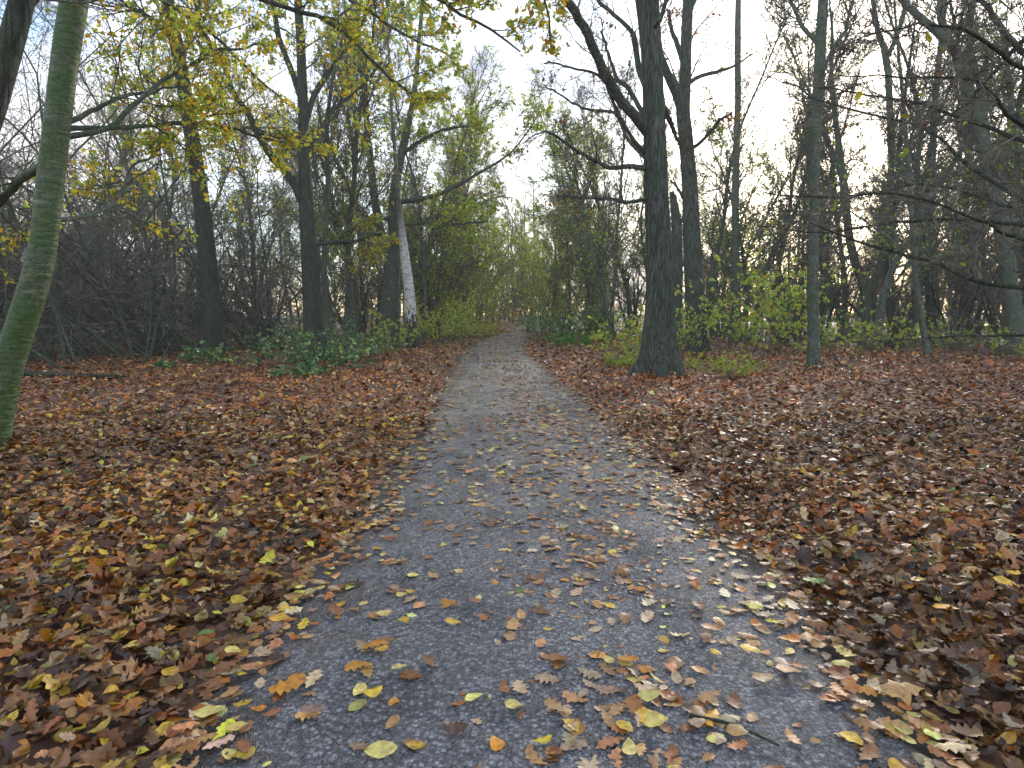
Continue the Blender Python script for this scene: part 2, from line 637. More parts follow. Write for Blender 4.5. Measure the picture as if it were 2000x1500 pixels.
def spawn(Pn, R, k, t0, t1, a0, a1, lf, M, rf=0.6, up=0.0, wig=0.12, flat=1.0, tip=0.25, absl=None, rmax=None, rmin=0.0012):
    """k children on each parent branch of a batch -> (B*k, M+1, 3), radii."""
    B, K, _ = Pn.shape
    t = (np.arange(k)[None] + rng.uniform(0, 1, (B, k))) / k
    t = t0 + (t1 - t0) * t
    f = t * (K - 1)
    i = np.clip(f.astype(int), 0, K - 2)
    w = (f - i)[..., None]
    b = np.arange(B)[:, None]
    pos = Pn[b, i] * (1 - w) + Pn[b, i + 1] * w
    T = unit(Pn[b, i + 1] - Pn[b, i])
    rad = R[b, i] * (1 - w[..., 0]) + R[b, i + 1] * w[..., 0]
    L = np.linalg.norm(np.diff(Pn, axis=1), axis=2).sum(1)[:, None]
    ln = (L * lf if absl is None else absl) * (1 - 0.55 * (t - t0) / max(t1 - t0, 1e-6)) * rng.uniform(0.6, 1.25, (B, k))
    q = rng.normal(0, 1, (B, k, 3))
    q[..., 2] *= flat
    q = unit(q - (q * T).sum(-1, keepdims=True) * T)
    a = rng.uniform(a0, a1, (B, k))[..., None]
    d = unit(np.cos(a) * T + np.sin(a) * q).reshape(-1, 3)
    p = pos.reshape(-1, 3)
    step = (ln.reshape(-1) / M)[:, None]
    out = [p]
    for m in range(M):
        d = d + rng.normal(0, wig, d.shape)
        d[:, 2] += up
        d = unit(d)
        p = p + d * step
        out.append(p)
    C = np.stack(out, 1)
    r0 = np.maximum(rad.reshape(-1) * rf * rng.uniform(0.7, 1.0, B * k), rmin)
    if rmax is not None:
        r0 = np.minimum(r0, rmax)
    RR = r0[:, None] * np.linspace(1, tip, M + 1)[None]
    return C, np.maximum(RR, rmin * 0.7)


def leaf_template(kind, n):
    """half-outline stations -> verts (x along, y across), quads"""
    t = np.linspace(0, 1, n + 1)
    if kind == 'oak':
        w = 0.30 * np.sin(np.pi * np.clip(t, 0, 1) ** 0.8) ** 0.7
        if n >= 5:
            w = w * np.where(np.arange(n + 1) % 2 == 0, 0.58, 1.12)
        w[0] = 0.02
        w[-1] = 0.03
    elif kind == 'maple':
        w = 0.5 * np.interp(t, [0, 0.1, 0.22, 0.35, 0.5, 0.62, 0.75, 1], [0.02, 0.6, 0.35, 0.95, 0.42, 0.55, 0.22, 0.02])
    elif kind == 'willow':
        w = 0.11 * np.sin(np.pi * t) ** 0.8 + 0.005
    else:
        w = 0.31 * np.sin(np.pi * t ** 0.85) ** 0.75 + 0.008
    V = np.concatenate([np.stack([t, 0 * t, 0 * t], 1), np.stack([t, w, 0 * t], 1), np.stack([t, -w, 0 * t], 1)])
    F = []
    for i in range(n):
        F.append([i, i + 1, n + 2 + i, n + 1 + i])
        F.append([i + 1, i, 2 * n + 2 + i, 2 * n + 3 + i])
    V[:, 0] -= 0.5
    return V, np.array(F)


def leaves(pos, size, yaw, pitch, roll, curl, fold, tint, kind='oval', n=3, asym=True):
    """Batch of leaves -> V, F, tint"""
    T, F = leaf_template(kind, n)
    B = len(pos)
    X = np.repeat(T[None], B, 0)
    if asym:
        X[..., 1] *= rng.uniform(0.75, 1.2, (B, 1))
        X[..., 1] += (X[..., 0] ** 2 - 0.1) * rng.normal(0, 0.25, (B, 1))
    x, y = X[..., 0], X[..., 1]
    z = fold[:, None] * np.abs(y) + curl[:, None] * (x * x * 1.0 + y * y * 1.6) + rng.normal(0, 0.12, (B, 1)) * x * y * 4
    if n >= 5:
        z = z + 0.03 * np.sin(x * 14 + rng.uniform(0, 6, (B, 1))) * np.sign(y) * np.abs(y) * 3
    X = np.stack([x, y, z], -1) * np.asarray(size)[:, None, None]
    cr, sr = np.cos(roll)[:, None], np.sin(roll)[:, None]
    a, b, c = X[..., 0], X[..., 1] * cr - X[..., 2] * sr, X[..., 1] * sr + X[..., 2] * cr
    cp, sp_ = np.cos(pitch)[:, None], np.sin(pitch)[:, None]
    a, c = a * cp + c * sp_, -a * sp_ + c * cp
    cyw, syw = np.cos(yaw)[:, None], np.sin(yaw)[:, None]
    a, b = a * cyw - b * syw, a * syw + b * cyw
    V = np.stack([a, b, c], -1) + pos[:, None, :]
    nv = T.shape[0]
    FF = (F[None] + (np.arange(B) * nv)[:, None, None]).reshape(-1, 4)
    n1 = n + 1
    m_ = np.ones((B, nv))
    m_[:, :n1] = rng.uniform(0.72, 1.05, (B, 1))
    m_[:, n1:] = rng.uniform(0.8, 1.15, (B, 2 * n1)) if n >= 5 else rng.uniform(0.85, 1.12, (B, 1))
    return V.reshape(-1, 3), FF, (np.repeat(tint[:, None, :], nv, 1) * m_[..., None]).reshape(-1, 3)


def join(parts):
    V, F, C, n = [], [], [], 0
    for v, f, c in parts:
        V.append(v)
        F.append(f + n)
        C.append(c)
        n += len(v)
    return np.concatenate(V), np.concatenate(F), np.concatenate(C)


def pick(palette, weights, n, jitter=0.18):
    w = np.array(weights, float)
    i = rng.choice(len(palette), n, p=w / w.sum())
    c = np.array(palette)[i]
    c = c * np.exp(rng.normal(0, jitter, (n, 1))) * np.exp(rng.normal(0, 0.06, (n, 3)))
    return np.clip(c, 0.004, 0.9), i


#@@SETTING
# ------------------------------------------------------------------ ground, path, pond
def grid_axis(lo, hi, dense_lo, dense_hi, step, far):
    a = np.arange(dense_lo, dense_hi + 1e-6, step)
    left = dense_lo - np.geomspace(step, dense_lo - lo, far) if lo < dense_lo else []
    right = dense_hi + np.geomspace(step, hi - dense_hi, far) if hi > dense_hi else []
    return np.concatenate([np.sort(left), a, right])


gx = grid_axis(-900, 900, -9, 9, 0.25, 36)
gy = grid_axis(-60, 1500, -2, 30, 0.3, 36)
XX, YY = np.meshgrid(gx, gy)
ZZ = height(XX, YY)
nx, ny = len(gx), len(gy)
V = np.stack([XX.ravel(), YY.ravel(), ZZ.ravel()], 1)
ii = (np.arange(ny - 1)[:, None] * nx + np.arange(nx - 1)[None]).ravel()
F = np.stack([ii, ii + 1, ii + nx + 1, ii + nx], 1)
ground = link('ground', make_mesh('ground', V, F, M_GROUND))
tag(ground, 'brown leaf covered woodland floor on both sides of the path', None, kind='structure')

us = np.linspace(-1, 1, 15)
pv, pf = [], []
wob = 0.05 * noise2(np.arange(260) * 0.35, np.zeros(260), 1.0)
for k in range(260):
    for u in us:
        e = HALF * u + (wob[k] if abs(u) > 0.9 else 0)
        c = PL[k] + PN[k] * e
        pv.append((c[0], c[1], 0.012 * (1 - u * u) + 0.004 - 0.035 * (abs(u) > 0.99) + float(rise(c[1]))))
for k in range(259):
    for j in range(14):
        a = k * 15 + j
        pf.append((a, a + 1, a + 16, a + 15))
ut = np.tile(np.abs(us), 260)
path = link('path', make_mesh('path', np.array(pv), np.array(pf), M_TARMAC, np.stack([ut, ut, ut], 1)))
tag(path, 'worn grey tarmac footpath strewn with leaves running into the wood', None, kind='structure')

m, t, o = mat('pond_water')
b = N(t, 'ShaderNodeBsdfPrincipled', Roughness=0.06)
b.inputs['Base Color'].default_value = (0.05, 0.06, 0.055, 1)
nn = N(t, 'ShaderNodeTexNoise', Scale=1.2, Detail=3.0)
bp = N(t, 'ShaderNodeBump', Strength=0.12, Distance=0.05)
t.links.new(nn.outputs['Fac'], bp.inputs['Height'])
t.links.new(bp.outputs[0], b.inputs['Normal'])
t.links.new(b.outputs[0], o.inputs['Surface'])
ang = np.linspace(0, 2 * np.pi, 40, endpoint=False)
wv = np.stack([38 + 13 * np.cos(ang) * (1 + 0.12 * np.sin(3 * ang)), 46 + 5 * np.sin(ang) * (1 + 0.15 * np.cos(2 * ang)), 0 * ang + 0.42], 1)
wv = np.vstack([wv, [[38, 46, 0.42]]])
wf = np.array([[i, (i + 1) % 40, 40] for i in range(40)])
tag(link('water', make_mesh('water', wv, wf, m)), 'pale strip of still water showing between the trunks', None, kind='structure')
#@@LITTER
# ------------------------------------------------------------------ fallen leaves
PAL = [(0.32, 0.13, 0.036), (0.09, 0.038, 0.014), (0.52, 0.27, 0.1), (0.58, 0.41, 0.23), (0.46, 0.15, 0.02), (0.66, 0.27, 0.02), (0.76, 0.47, 0.035), (0.76, 0.59, 0.17), (0.16, 0.27, 0.05), (0.34, 0.21, 0.13)]
PNAME = ['brown', 'dark brown', 'tan', 'pale tan', 'russet', 'orange', 'yellow', 'pale yellow', 'green', 'greyish brown']
W_LEFT = [24, 22, 14, 6, 14, 10, 11, 6, 0.8, 2]
W_RIGHT = [26, 22, 16, 10, 20, 5, 2.6, 4, 0.6, 4]
W_PATH = [17, 5, 28, 18, 9, 5, 8, 11, 0.4, 8]


def cover(lat, y):
    """wanted leaf density, 0..1 of full litter"""
    a = np.abs(lat) / HALF
    u = lat / HALF
    side = sstep(0.6, 1.32, a + 0.1 * noise2(lat * 3, y * 2, 1.3)) ** 1.5
    mid = 0.36 * np.exp(-((u - 0.16) / 0.34) ** 2) + 0.11
    mid = mid + 0.3 * sstep(0.6, 1.0, a)
    mid = mid * (0.75 + 0.5 * np.clip(noise2(lat, y, 2.2), -1, 1)) * (0.5 + 0.19 * np.minimum(y, 15))
    return np.clip(np.clip(mid, 0, 0.5) + side, 0, 1)


bands = [(1.15, 2.6, 1300, (8, 5), 0.72), (2.6, 4.2, 1000, (6, 3), 0.73), (4.2, 7.0, 640, (3, 2), 0.78), (7.0, 12, 250, (2, 2), 0.95), (12, 20, 85, (2, 2), 1.25), (20, 40, 20, (2, 2), 1.8)]
near_sets = []
for bi, (y0, y1, dens, (n_oak, n_oval), sz) in enumerate(bands):
    half = 0.92 * y1 + 1.4
    if y1 > 30:
        half = 20
    cnt = int((y1 - y0) * 2 * half * dens)
    x = rng.uniform(-half, half, cnt)
    y = rng.uniform(y0, y1, cnt)
    keep = np.abs(x) < 0.92 * y + 1.4
    x, y = x[keep], y[keep]
    lat = path_uv(x, y)
    c = cover(lat, y)
    keep = rng.uniform(0, 1, len(x)) < c
    x, y, lat, c = x[keep], y[keep], lat[keep], c[keep]
    n = len(x)
    onpath = c < 0.6
    litter = np.clip((c - 0.5) * 2, 0, 1)
    z = height(x, y)
    z = np.where(np.abs(lat) < HALF, np.maximum(z, 0.010 + rise(y)), z)
    z = z + 0.006 + litter * rng.uniform(0, 1, n) ** 1.4 * 0.07
    pos = np.stack([x, y, z], 1)
    tint = np.empty((n, 3))
    idx = np.empty(n, int)
    for sel, w in ((onpath, W_PATH), (~onpath & (lat < 0), W_LEFT), (~onpath & (lat >= 0), W_RIGHT)):
        if sel.any():
            tint[sel], idx[sel] = pick(PAL, w, int(sel.sum()), 0.28)
    damp = np.clip(0.86 + 0.3 * noise2(x + 3, y - 2, 1.6) + 0.12 * noise2(y, x, 4.0), 0.5, 1.1)
    tint *= np.where(onpath, 1.0, damp)[:, None]
    tint *= np.where((y > 7) & ~onpath, 1.0, 0.0)[:, None] * np.array([0.14, -0.02, 0.04]) + 1.0
    oak = rng.uniform(0, 1, n) < np.where(np.isin(idx, (5, 6, 7, 8)), 0.12, 0.62)
    size = np.where(oak, rng.uniform(0.05, 0.13, n), rng.uniform(0.03, 0.092, n)) * sz
    tiltmax = 0.07 + 0.27 * litter
    yaw = rng.uniform(0, 6.283, n)
    pitch = rng.normal(0, 1, n) * tiltmax
    roll = rng.normal(0, 1, n) * tiltmax
    curl = rng.normal(0.1, 0.5, n) * (0.45 + 0.9 * litter)
    fold = rng.normal(0.0, 0.35, n) * (0.5 + litter)
    near_sets.append(dict(pos=pos, size=size, yaw=yaw, pitch=pitch, roll=roll, curl=curl, fold=fold, tint=tint, idx=idx, oak=oak, n_oak=n_oak, n_oval=n_oval, onpath=onpath, litter=litter))


def emit_leaves(S, sel):
    parts = []
    for ok in (True, False):
        q = sel & (S['oak'] == ok)
        if q.any():
            parts.append(leaves(S['pos'][q], S['size'][q], S['yaw'][q], S['pitch'][q], S['roll'][q], S['curl'][q], S['fold'][q], S['tint'][q], 'oak' if ok else 'oval', S['n_oak'] if ok else S['n_oval']))
    return parts


# the leaves that show largest are things of their own; some follow leaves one can point to in the photograph: (px, py, size, yaw degrees, kind, colour index)
TRACED = [(780, 1320, .062, 20, 'oval', 7), (925, 1379, .07, 30, 'oval', 7), (1220, 1437, .068, -50, 'oval', 6), (1268, 1377, .09, 8, 'oval', 7), (1185, 1365, .085, -20, 'oak', 9), (1085, 1400, .085, -35, 'oak', 2),
          (1005, 1396, .07, -15, 'oval', 7), (1228, 1482, .07, 80, 'oval', 7), (1280, 1430, .085, 0, 'oval', 7), (1058, 1468, .07, 10, 'oval', 6), (462, 1438, .068, 10, 'oval', 7), (410, 1408, .1, 15, 'oval', 7),
          (612, 1408, .085, 0, 'oak', 9), (770, 1390, .055, 80, 'oval', 5), (730, 1370, .075, 40, 'oval', 6), (700, 1318, .1, 20, 'oak', 5), (736, 1276, .1, 15, 'oak', 5), (745, 1283, .06, 0, 'oval', 6),
          (880, 1195, .1, -30, 'oak', 5), (930, 1187, .06, 10, 'oval', 4), (895, 1128, .055, -10, 'oval', 7), (805, 1168, .06, 10, 'oval', 6), (785, 1175, .055, 0, 'oval', 7), (710, 1192, .05, 70, 'oval', 7),
          (788, 1226, .062, -25, 'oval', 6), (750, 1213, .075, 10, 'oval', 7), (885, 1230, .075, 5, 'oval', 6), (868, 1076, .045, 0, 'oval', 6), (1225, 1304, .09, 0, 'oak', 5), (1090, 1303, .1, -20, 'oval', 0),
          (1282, 1343, .075, -55, 'willow', 7), (1190, 1306, .055, -60, 'oval', 7), (1475, 1200, .075, -20, 'oval', 7), (1555, 1175, .08, 0, 'oak', 2), (1465, 1285, .085, -25, 'oval', 6), (1398, 1290, .05, -50, 'oval', 6),
          (1390, 1240, .09, -20, 'oval', 4), (1645, 1314, .085, -10, 'oval', 7), (1385, 1380, .09, 20, 'oak', 2), (1440, 1447, .075, 0, 'oval', 2), (1360, 1430, .06, 0, 'oval', 3), (1540, 1328, .1, -10, 'oval', 2),
          (1490, 1340, .085, 10, 'oval', 2), (1765, 1375, .15, 0, 'maple', 2), (1790, 1168, .075, 10, 'oval', 6), (745, 1487, .1, 12, 'oval', 7), (135, 1030, .07, 0, 'oval', 8), (495, 941, .085, 0, 'oval', 8),
          (600, 920, .12, 0, 'oval', 8), (460, 908, .085, 0, 'oak', 8), (160, 1140, .09, 30, 'oval', 6), (490, 1005, .09, -40, 'oval', 6), (295, 1110, .08, 5, 'oval', 6), (560, 1360, .12, 20, 'oak', 5),
          (545, 1222, .085, 0, 'oval', 6), (398, 1182, .07, 40, 'oval', 7), (440, 1172, .06, 30, 'oval', 7), (468, 1195, .085, -10, 'oval', 6), (455, 1285, .075, -20, 'oval', 7), (335, 1340, .07, -10, 'oval', 6),
          (1590, 1152, .11, 0, 'oak', 8), (1845, 1225, .1, -30, 'oval', 6), (1975, 1170, .08, 30, 'oval', 6), (1450, 835, .07, 0, 'oval', 8), (1490, 840, .07, 0, 'oval', 8), (890, 1445, .085, 10, 'oak', 1), (1960, 1190, .1, -50, 'oval', 6)]
heroes = []
for (px, py, sz, yw, kd, ci) in TRACED:
    g = G(px, py)
    lat = float(path_uv(g[0], g[1])[0])
    z = float(height(np.array([g[0]]), np.array([g[1]]))[0])
    onp = abs(lat) < HALF * 1.02
    g[2] = max(z, 0.016) + 0.012 if onp else z + 0.07
    heroes.append((g, sz * 0.86, math.radians(yw), kd, ci, onp))
S0 = near_sets[0]
p0 = proj(S0['pos'])
top = (S0['onpath'] | (S0['litter'] > 0.9) & (S0['pos'][:, 2] > 0.085)) & (p0[:, 0] > 20) & (p0[:, 0] < 1980) & (p0[:, 1] < 1480)
score = S0['size'] / p0[:, 2] * top
order = np.argsort(-score)[:600]
hero_sel = np.zeros(len(S0['pos']), bool)
seen_places = set()


def leaf_label(g, kd, ci, onp):
    q = proj(g)[0]
    a, dn = word(np.clip(round(q[0] / 20), 1, 99)), word(np.clip(round(q[1] / 15), 1, 99))
    shape = {'oval': 'oval', 'oak': 'lobed', 'maple': 'broad lobed', 'willow': 'narrow'}[kd]
    where = 'on the tarmac' if onp else 'on the leaf litter'
    return f'{PNAME[ci]} {shape} leaf {where}, {a} percent across, {dn} percent down'


def hero_leaf(g, sz, yw, kd, ci, onp, tint=None, pitch=None, roll=None, curl=None, fold=None):
    lab = leaf_label(g, kd, ci, onp)
    if lab in USED:
        return False
    f = lambda v, s: np.array([v if v is not None else rng.normal(0, s)])
    tn = tint[None] if tint is not None else pick([PAL[ci]], [1], 1, 0.12)[0]
    n = {'oak': 9, 'oval': 7, 'maple': 12, 'willow': 6}[kd]
    v, fc, c = leaves(np.zeros((1, 3)), np.array([sz]), np.array([yw]), f(pitch, 0.08), f(roll, 0.1), f(curl, 0.25), f(fold, 0.15), tn, kd, n)
    v[:, 2] -= min(v[:, 2].min(), 0) * (1 if onp else 0.5)
    o_ = link('leaf', make_mesh('leaf', v, fc, M_LITTER, c), loc=g)
    tag(o_, lab, 'leaf', 'fallen leaves lying near the camera')
    return True


for h in heroes:
    hero_leaf(*h)
made = len(heroes)
for i in order:
    if made >= 292:
        break
    ok = hero_leaf(S0['pos'][i], S0['size'][i], S0['yaw'][i], 'oak' if S0['oak'][i] else 'oval', int(S0['idx'][i]), bool(S0['onpath'][i]), S0['tint'][i], S0['pitch'][i], S0['roll'][i], S0['curl'][i], S0['fold'][i])
    if ok:
        hero_sel[i] = True
        made += 1
parts = []
for k, S in enumerate(near_sets):
    parts += emit_leaves(S, ~hero_sel if k == 0 else np.ones(len(S['pos']), bool))
# crumbled bits trodden into the tarmac, leaves banked against the trunks
n = 5200
k = rng.integers(30, 190, n)
k = np.where(PL[k][:, 1] > 14, rng.integers(40, 110, n), k)
u_ = np.clip(rng.normal(0, 0.62, n), -1.1, 1.1)
c2 = PL[k] + PN[k] * (u_ * HALF)[:, None] + PT[k] * rng.uniform(-0.2, 0.2, (n, 1))
kp = c2[:, 1] > 1.1
c2, u_ = c2[kp], u_[kp]
n = len(c2)
tn, _ = pick(PAL, W_PATH, n, 0.3)
parts.append(leaves(np.column_stack([c2, 0.012 * (1 - u_ ** 2) + 0.008 + rise(c2[:, 1])]), rng.uniform(0.008, 0.03, n), rng.uniform(0, 6.28, n), rng.normal(0, 0.12, n), rng.normal(0, 0.12, n), rng.normal(0, 0.2, n), rng.normal(0, 0.1, n), tn * 0.85, 'oval', 2))
n = 9000
yy = 4.5 + 36 * rng.uniform(0, 1, n) ** 1.15
k = np.argmin(np.abs(PL[None, :, 1] - yy[:, None]), axis=1)
u_ = rng.uniform(-1.05, 1.05, n)
kp = rng.uniform(0, 1, n) < 0.25 + 0.75 * np.exp(-((u_ - 0.15) / 0.38) ** 2) + 0.7 * sstep(0.7, 1.0, np.abs(u_))
u_, k, n = u_[kp], k[kp], int(kp.sum())
c2 = PL[k] + PN[k] * (u_ * HALF)[:, None] + PT[k] * rng.uniform(-0.15, 0.15, (n, 1))
tn, _ = pick(PAL, W_PATH, n, 0.3)
parts.append(leaves(np.column_stack([c2, 0.012 * (1 - u_ ** 2) + 0.012 + rise(c2[:, 1])]), rng.uniform(0.03, 0.085, n) * (1 + 0.012 * c2[:, 1]), rng.uniform(0, 6.28, n), rng.normal(0, 0.15, n), rng.normal(0, 0.15, n), rng.normal(0.1, 0.3, n), rng.normal(0, 0.2, n), tn, 'oval', 2))
for (px, py, r_, cnt) in [(1284, 738, .31, 330), (1590, 724, .13, 160), (1360, 694, .29, 220), (411, 708, .27, 200), (617, 712, .26, 200), (809, 684, .17, 140), (-22, 905, .13, 200), (1697, 680, .2, 120), (1813, 704, .09, 80)]:
    g = G(px, py)
    a = rng.uniform(0, 6.28, cnt)
    q = r_ + rng.exponential(0.12, cnt)
    pp = np.stack([g[0] + np.cos(a) * q, g[1] + np.sin(a) * q, np.zeros(cnt)], 1)
    pp[:, 2] = height(pp[:, 0], pp[:, 1]) + 0.03 + np.maximum(0, 0.13 - (q - r_) * 0.5) * rng.uniform(0.2, 1, cnt)
    tn, _ = pick(PAL, W_RIGHT if px > 1000 else W_LEFT, cnt, 0.3)
    parts.append(leaves(pp, rng.uniform(0.05, 0.1, cnt), rng.uniform(0, 6.28, cnt), rng.normal(0, 0.4, cnt), rng.normal(0, 0.4, cnt), rng.normal(0, 0.4, cnt), rng.normal(0, 0.3, cnt), tn, 'oval', 3))
V, F, C = join(parts)
print('litter quads', len(F))
o = link('leaf_litter', make_mesh('leaf_litter', V, F, M_LITTER, C))
tag(o, 'thick brown carpet of fallen leaves over the woodland floor', 'leaf litter', kind='stuff')

# thin broken twigs in the litter
twig_spots = [((1345, 1415), (1520, 1475), 0.006, 'long thin reddish twig lying across the tarmac in front'), ((500, 775), (570, 790), 0.008, 'grey broken twig on the litter before the thicket'), ((1430, 1010), (1490, 1002), 0.006, 'short dark twig in the litter beside the tarmac'), ((565, 1075), (640, 1040), 0.005, 'thin twig in the litter at the worn tarmac edge')]
for (a, b_, r_, lab) in twig_spots:
    A, B_ = G(*a), G(*b_)
    A[2] = B_[2] = 0
    ctr = catmull(np.array([A, (A + B_) / 2 + np.array([0.01, 0.02, 0.0]), B_]), 9)
    zz = height(ctr[:, 0], ctr[:, 1])
    lat = np.abs(path_uv(ctr[:, 0], ctr[:, 1]))
    ctr[:, 2] = np.where(lat < HALF, 0.028, zz + 0.07)
    T_ = Tubes()
    T_.add(ctr - A, np.linspace(r_, r_ * 0.5, 9), 6)
    s_, sr_ = spawn((ctr - A)[None], np.linspace(r_, r_ * 0.5, 9)[None], 2, 0.4, 0.8, 0.4, 0.9, 0.25, 3, flat=0.1)
    T_.add(s_, sr_, 4)
    tag(link('twig', T_.mesh('twig', M_DARK), loc=A), lab, 'twig', 'twigs lying on the ground')
#@@TREES
# ------------------------------------------------------------------ trees
def oak_relief(n=17, amp=0.09):
    ph = rng.uniform(0, 6, 6)

    def f(th, z):
        w = 0.8 * np.sin(z * 2.1 + ph[0]) + 0.5 * np.sin(z * 5.3 + ph[1] + 2 * th) + 0.35 * np.sin(z * 13 + ph[2] + 3 * th)
        w = w * 0.7 + 0.9 * np.sin(2 * th + ph[3]) + 0.5 * np.sin(5 * th + ph[4] + z * 0.7)
        a = np.abs(np.sin(th * (n // 2) + w))
        b2 = np.abs(np.sin(th * (n // 2 + 5) + w * 0.6 + ph[3] + 0.5 * np.sin(z * 1.7)))
        a, b2 = 0.65 * a + 0.35 * b2, 1.0
        brk = 0.5 + 0.5 * np.sin(z * 9 + ph[4] + 3 * th + 2 * np.sin(z * 3.1 + 5 * th)) * np.sin(z * 23 + 7 * th)
        flute = 0.05 * np.sin(3 * th + ph[5] + z * 0.3) + 0.035 * np.sin(2 * th + z * 0.9)
        return 1 + amp * (a * 1.6 - 0.7) * (0.75 + 0.25 * brk) + flute
    return f


def smooth_relief(amp=0.03):
    ph = rng.uniform(0, 6, 6)

    def f(th, z):
        return 1 + amp * (np.sin(2 * th + ph[0] + z * 1.1) + 0.7 * np.sin(3 * th + ph[1] - z * 2.3) + 0.5 * np.sin(th + z * 5 + ph[2]))
    return f


def px_line(pts, d, base):
    """photo polyline (x, y, width px[, depth offset]) -> local points and radii"""
    L, R = [], []
    for q in pts:
        dd = d + (q[3] if len(q) > 3 else 0)
        L.append(P(q[0], q[1], dd))
        R.append(q[2] * dd / FPX / 2)
    return np.array(L) - base, np.array(R)


def refine(L, R, n):
    A = catmull(np.column_stack([L, R]), n)
    return A[:, :3], np.maximum(A[:, 3], 0.002)


def leaf_on(Pn, n, size, palette, weights, kind='oval', nst=3, droop=0.5, spread=0.03, jitter=0.2):
    """n leaves hanging on random points of a batch of twigs"""
    B, K, _ = Pn.shape
    b_ = rng.integers(0, B, n)
    f = rng.uniform(0.25, 1, n) * (K - 1)
    i = np.clip(f.astype(int), 0, K - 2)
    w = (f - i)[:, None]
    pos = Pn[b_, i] * (1 - w) + Pn[b_, i + 1] * w + rng.normal(0, spread, (n, 3))
    tint, _ = pick(palette, weights, n, jitter)
    s_ = size * rng.uniform(0.45, 1.4, n)
    pos[:, 2] -= s_ * 0.3 * droop
    return leaves(pos, s_, rng.uniform(0, 6.28, n), rng.normal(droop, 0.45, n), rng.normal(0, 0.7, n), rng.normal(-0.15, 0.25, n), rng.normal(0.2, 0.2, n), tint, kind, nst)


def thing(name, label, cat, loc, group=None):
    e = bpy.data.objects.new(name, None)
    e.empty_display_size = 0.2
    COL.objects.link(e)
    e.location = loc
    tag(e, label, cat, group)
    return e


def crown_from(src, T, spec, collect):
    """src: list of (P, R) single branches; grows three levels of twigs"""
    for (L, R) in src:
        a, ar = spawn(L[None], R[None], spec['k1'], spec.get('t0', 0.2), 0.98, *spec.get('a1', (0.5, 1.1)), 0, 7, rf=0.55, up=spec.get('up', 0.05), wig=0.13, flat=spec.get('flat', 1.0), absl=spec['l1'], rmax=spec.get('r1', 0.05), rmin=0.004)
        b_, br = spawn(a, ar, spec['k2'], 0.2, 1.0, 0.4, 1.0, spec.get('f2', 0.5), 4, rf=0.65, up=spec.get('up', 0.05) * 0.7, wig=0.17, flat=spec.get('flat', 1.0), rmin=spec.get('rmin', 0.0024) * 1.4)
        c, cr = spawn(b_, br, spec['k3'], 0.12, 1.0, 0.4, 1.05, spec.get('f3', 0.55), spec.get('m3', 1), rf=0.7, up=0.02, wig=0.25, flat=spec.get('flat', 1.0), rmin=spec.get('rmin', 0.0024))
        T.add(a, ar, 5)
        T.add(b_, br, 3)
        T.add(c, cr, 3)
        collect.append((b_, c))


def build_tree(name, label, cat, base_px, trunk, limbs=(), top=6.0, crown=None, lcrown=None, leaf=None, bark_m=None, twig_m=None, relief=None, sides=20, flare=1.35, rings=60, group=None, depth=None, limb_leaf=None, lobes=5, limb_m=None):
    d = depth or depth_at(base_px[1])
    base = P(base_px[0], base_px[1], d)
    base[2] = float(height(base[None, 0], base[None, 1])[0]) - 0.05
    root = thing(name, label, cat, base, group)
    L, R = px_line(trunk, d, base)
    L[0] = (L[0][0], L[0][1], min(L[0][2], -0.02))
    if top:
        dirv = unit(L[-1] - L[-2] + np.array([0, 0, 0.6]) * np.linalg.norm(L[-1] - L[-2]))
        for k in (1, 2, 3):
            L = np.vstack([L, L[-1] + dirv * top / 3 + rng.normal(0, 0.12, 3)])
            R = np.append(R, R[-1] * (0.72 if k < 3 else 0.3))
    TL, TR = refine(L, R, rings)
    zrel = TL[:, 2] - TL[0, 2]
    fl = 1 + (flare - 1) * np.exp(-np.maximum(zrel, 0) / (2.2 * TR[0]))
    ph = rng.uniform(0, 6)
    base_rel = relief

    def rel(th, z):
        r_ = base_rel(th, z) if base_rel else 1.0
        ex = np.exp(-np.maximum(z - TL[0, 2], 0) / (1.6 * TR[0]))
        return r_ * (1 + ex * 0.16 * np.sin(lobes * th + ph) * (flare - 1) / 0.35)
    T = Tubes()
    T.add(TL, TR * fl, sides, rel)
    link('trunk', T.mesh('trunk', bark_m), root)
    src = [(TL, TR)]
    lsrc = []
    for lb in limbs:
        A, B_ = px_line(lb, d, base)
        A, B_ = refine(A, B_, 24)
        j = rng.normal(0, 0.012, A.shape) * np.linspace(0, 1, 24)[:, None]
        A = A + j
        T = Tubes()
        T.add(A, B_, 10, smooth_relief(0.04))
        link('limb', T.mesh('limb', limb_m or bark_m), root)
        lsrc.append((A, B_))
    T = Tubes()
    tw, ltw = [], []
    if crown:
        crown_from(src, T, crown, tw)
    if lcrown or crown:
        crown_from(lsrc, T, lcrown or crown, ltw)
    if T.n:
        link('crown', T.mesh('crown', twig_m or M_TWIG), root)
    parts = []
    for lf, sets in ((leaf, tw), (limb_leaf or leaf, ltw)):
        if lf and sets:
            per = max(1, lf['n'] // len(sets))
            for b_, c in sets:
                parts.append(leaf_on(c, per, lf['size'], lf['pal'], lf['w'], lf.get('kind', 'oval'), lf.get('nst', 3), lf.get('droop', 0.5), lf.get('spread', 0.03)))
    if parts:
        V, F, C = join(parts)
        fo = link('foliage', make_mesh('foliage', V, F, M_GREEN, C), root)
        fo['kind'] = 'stuff'
    return root


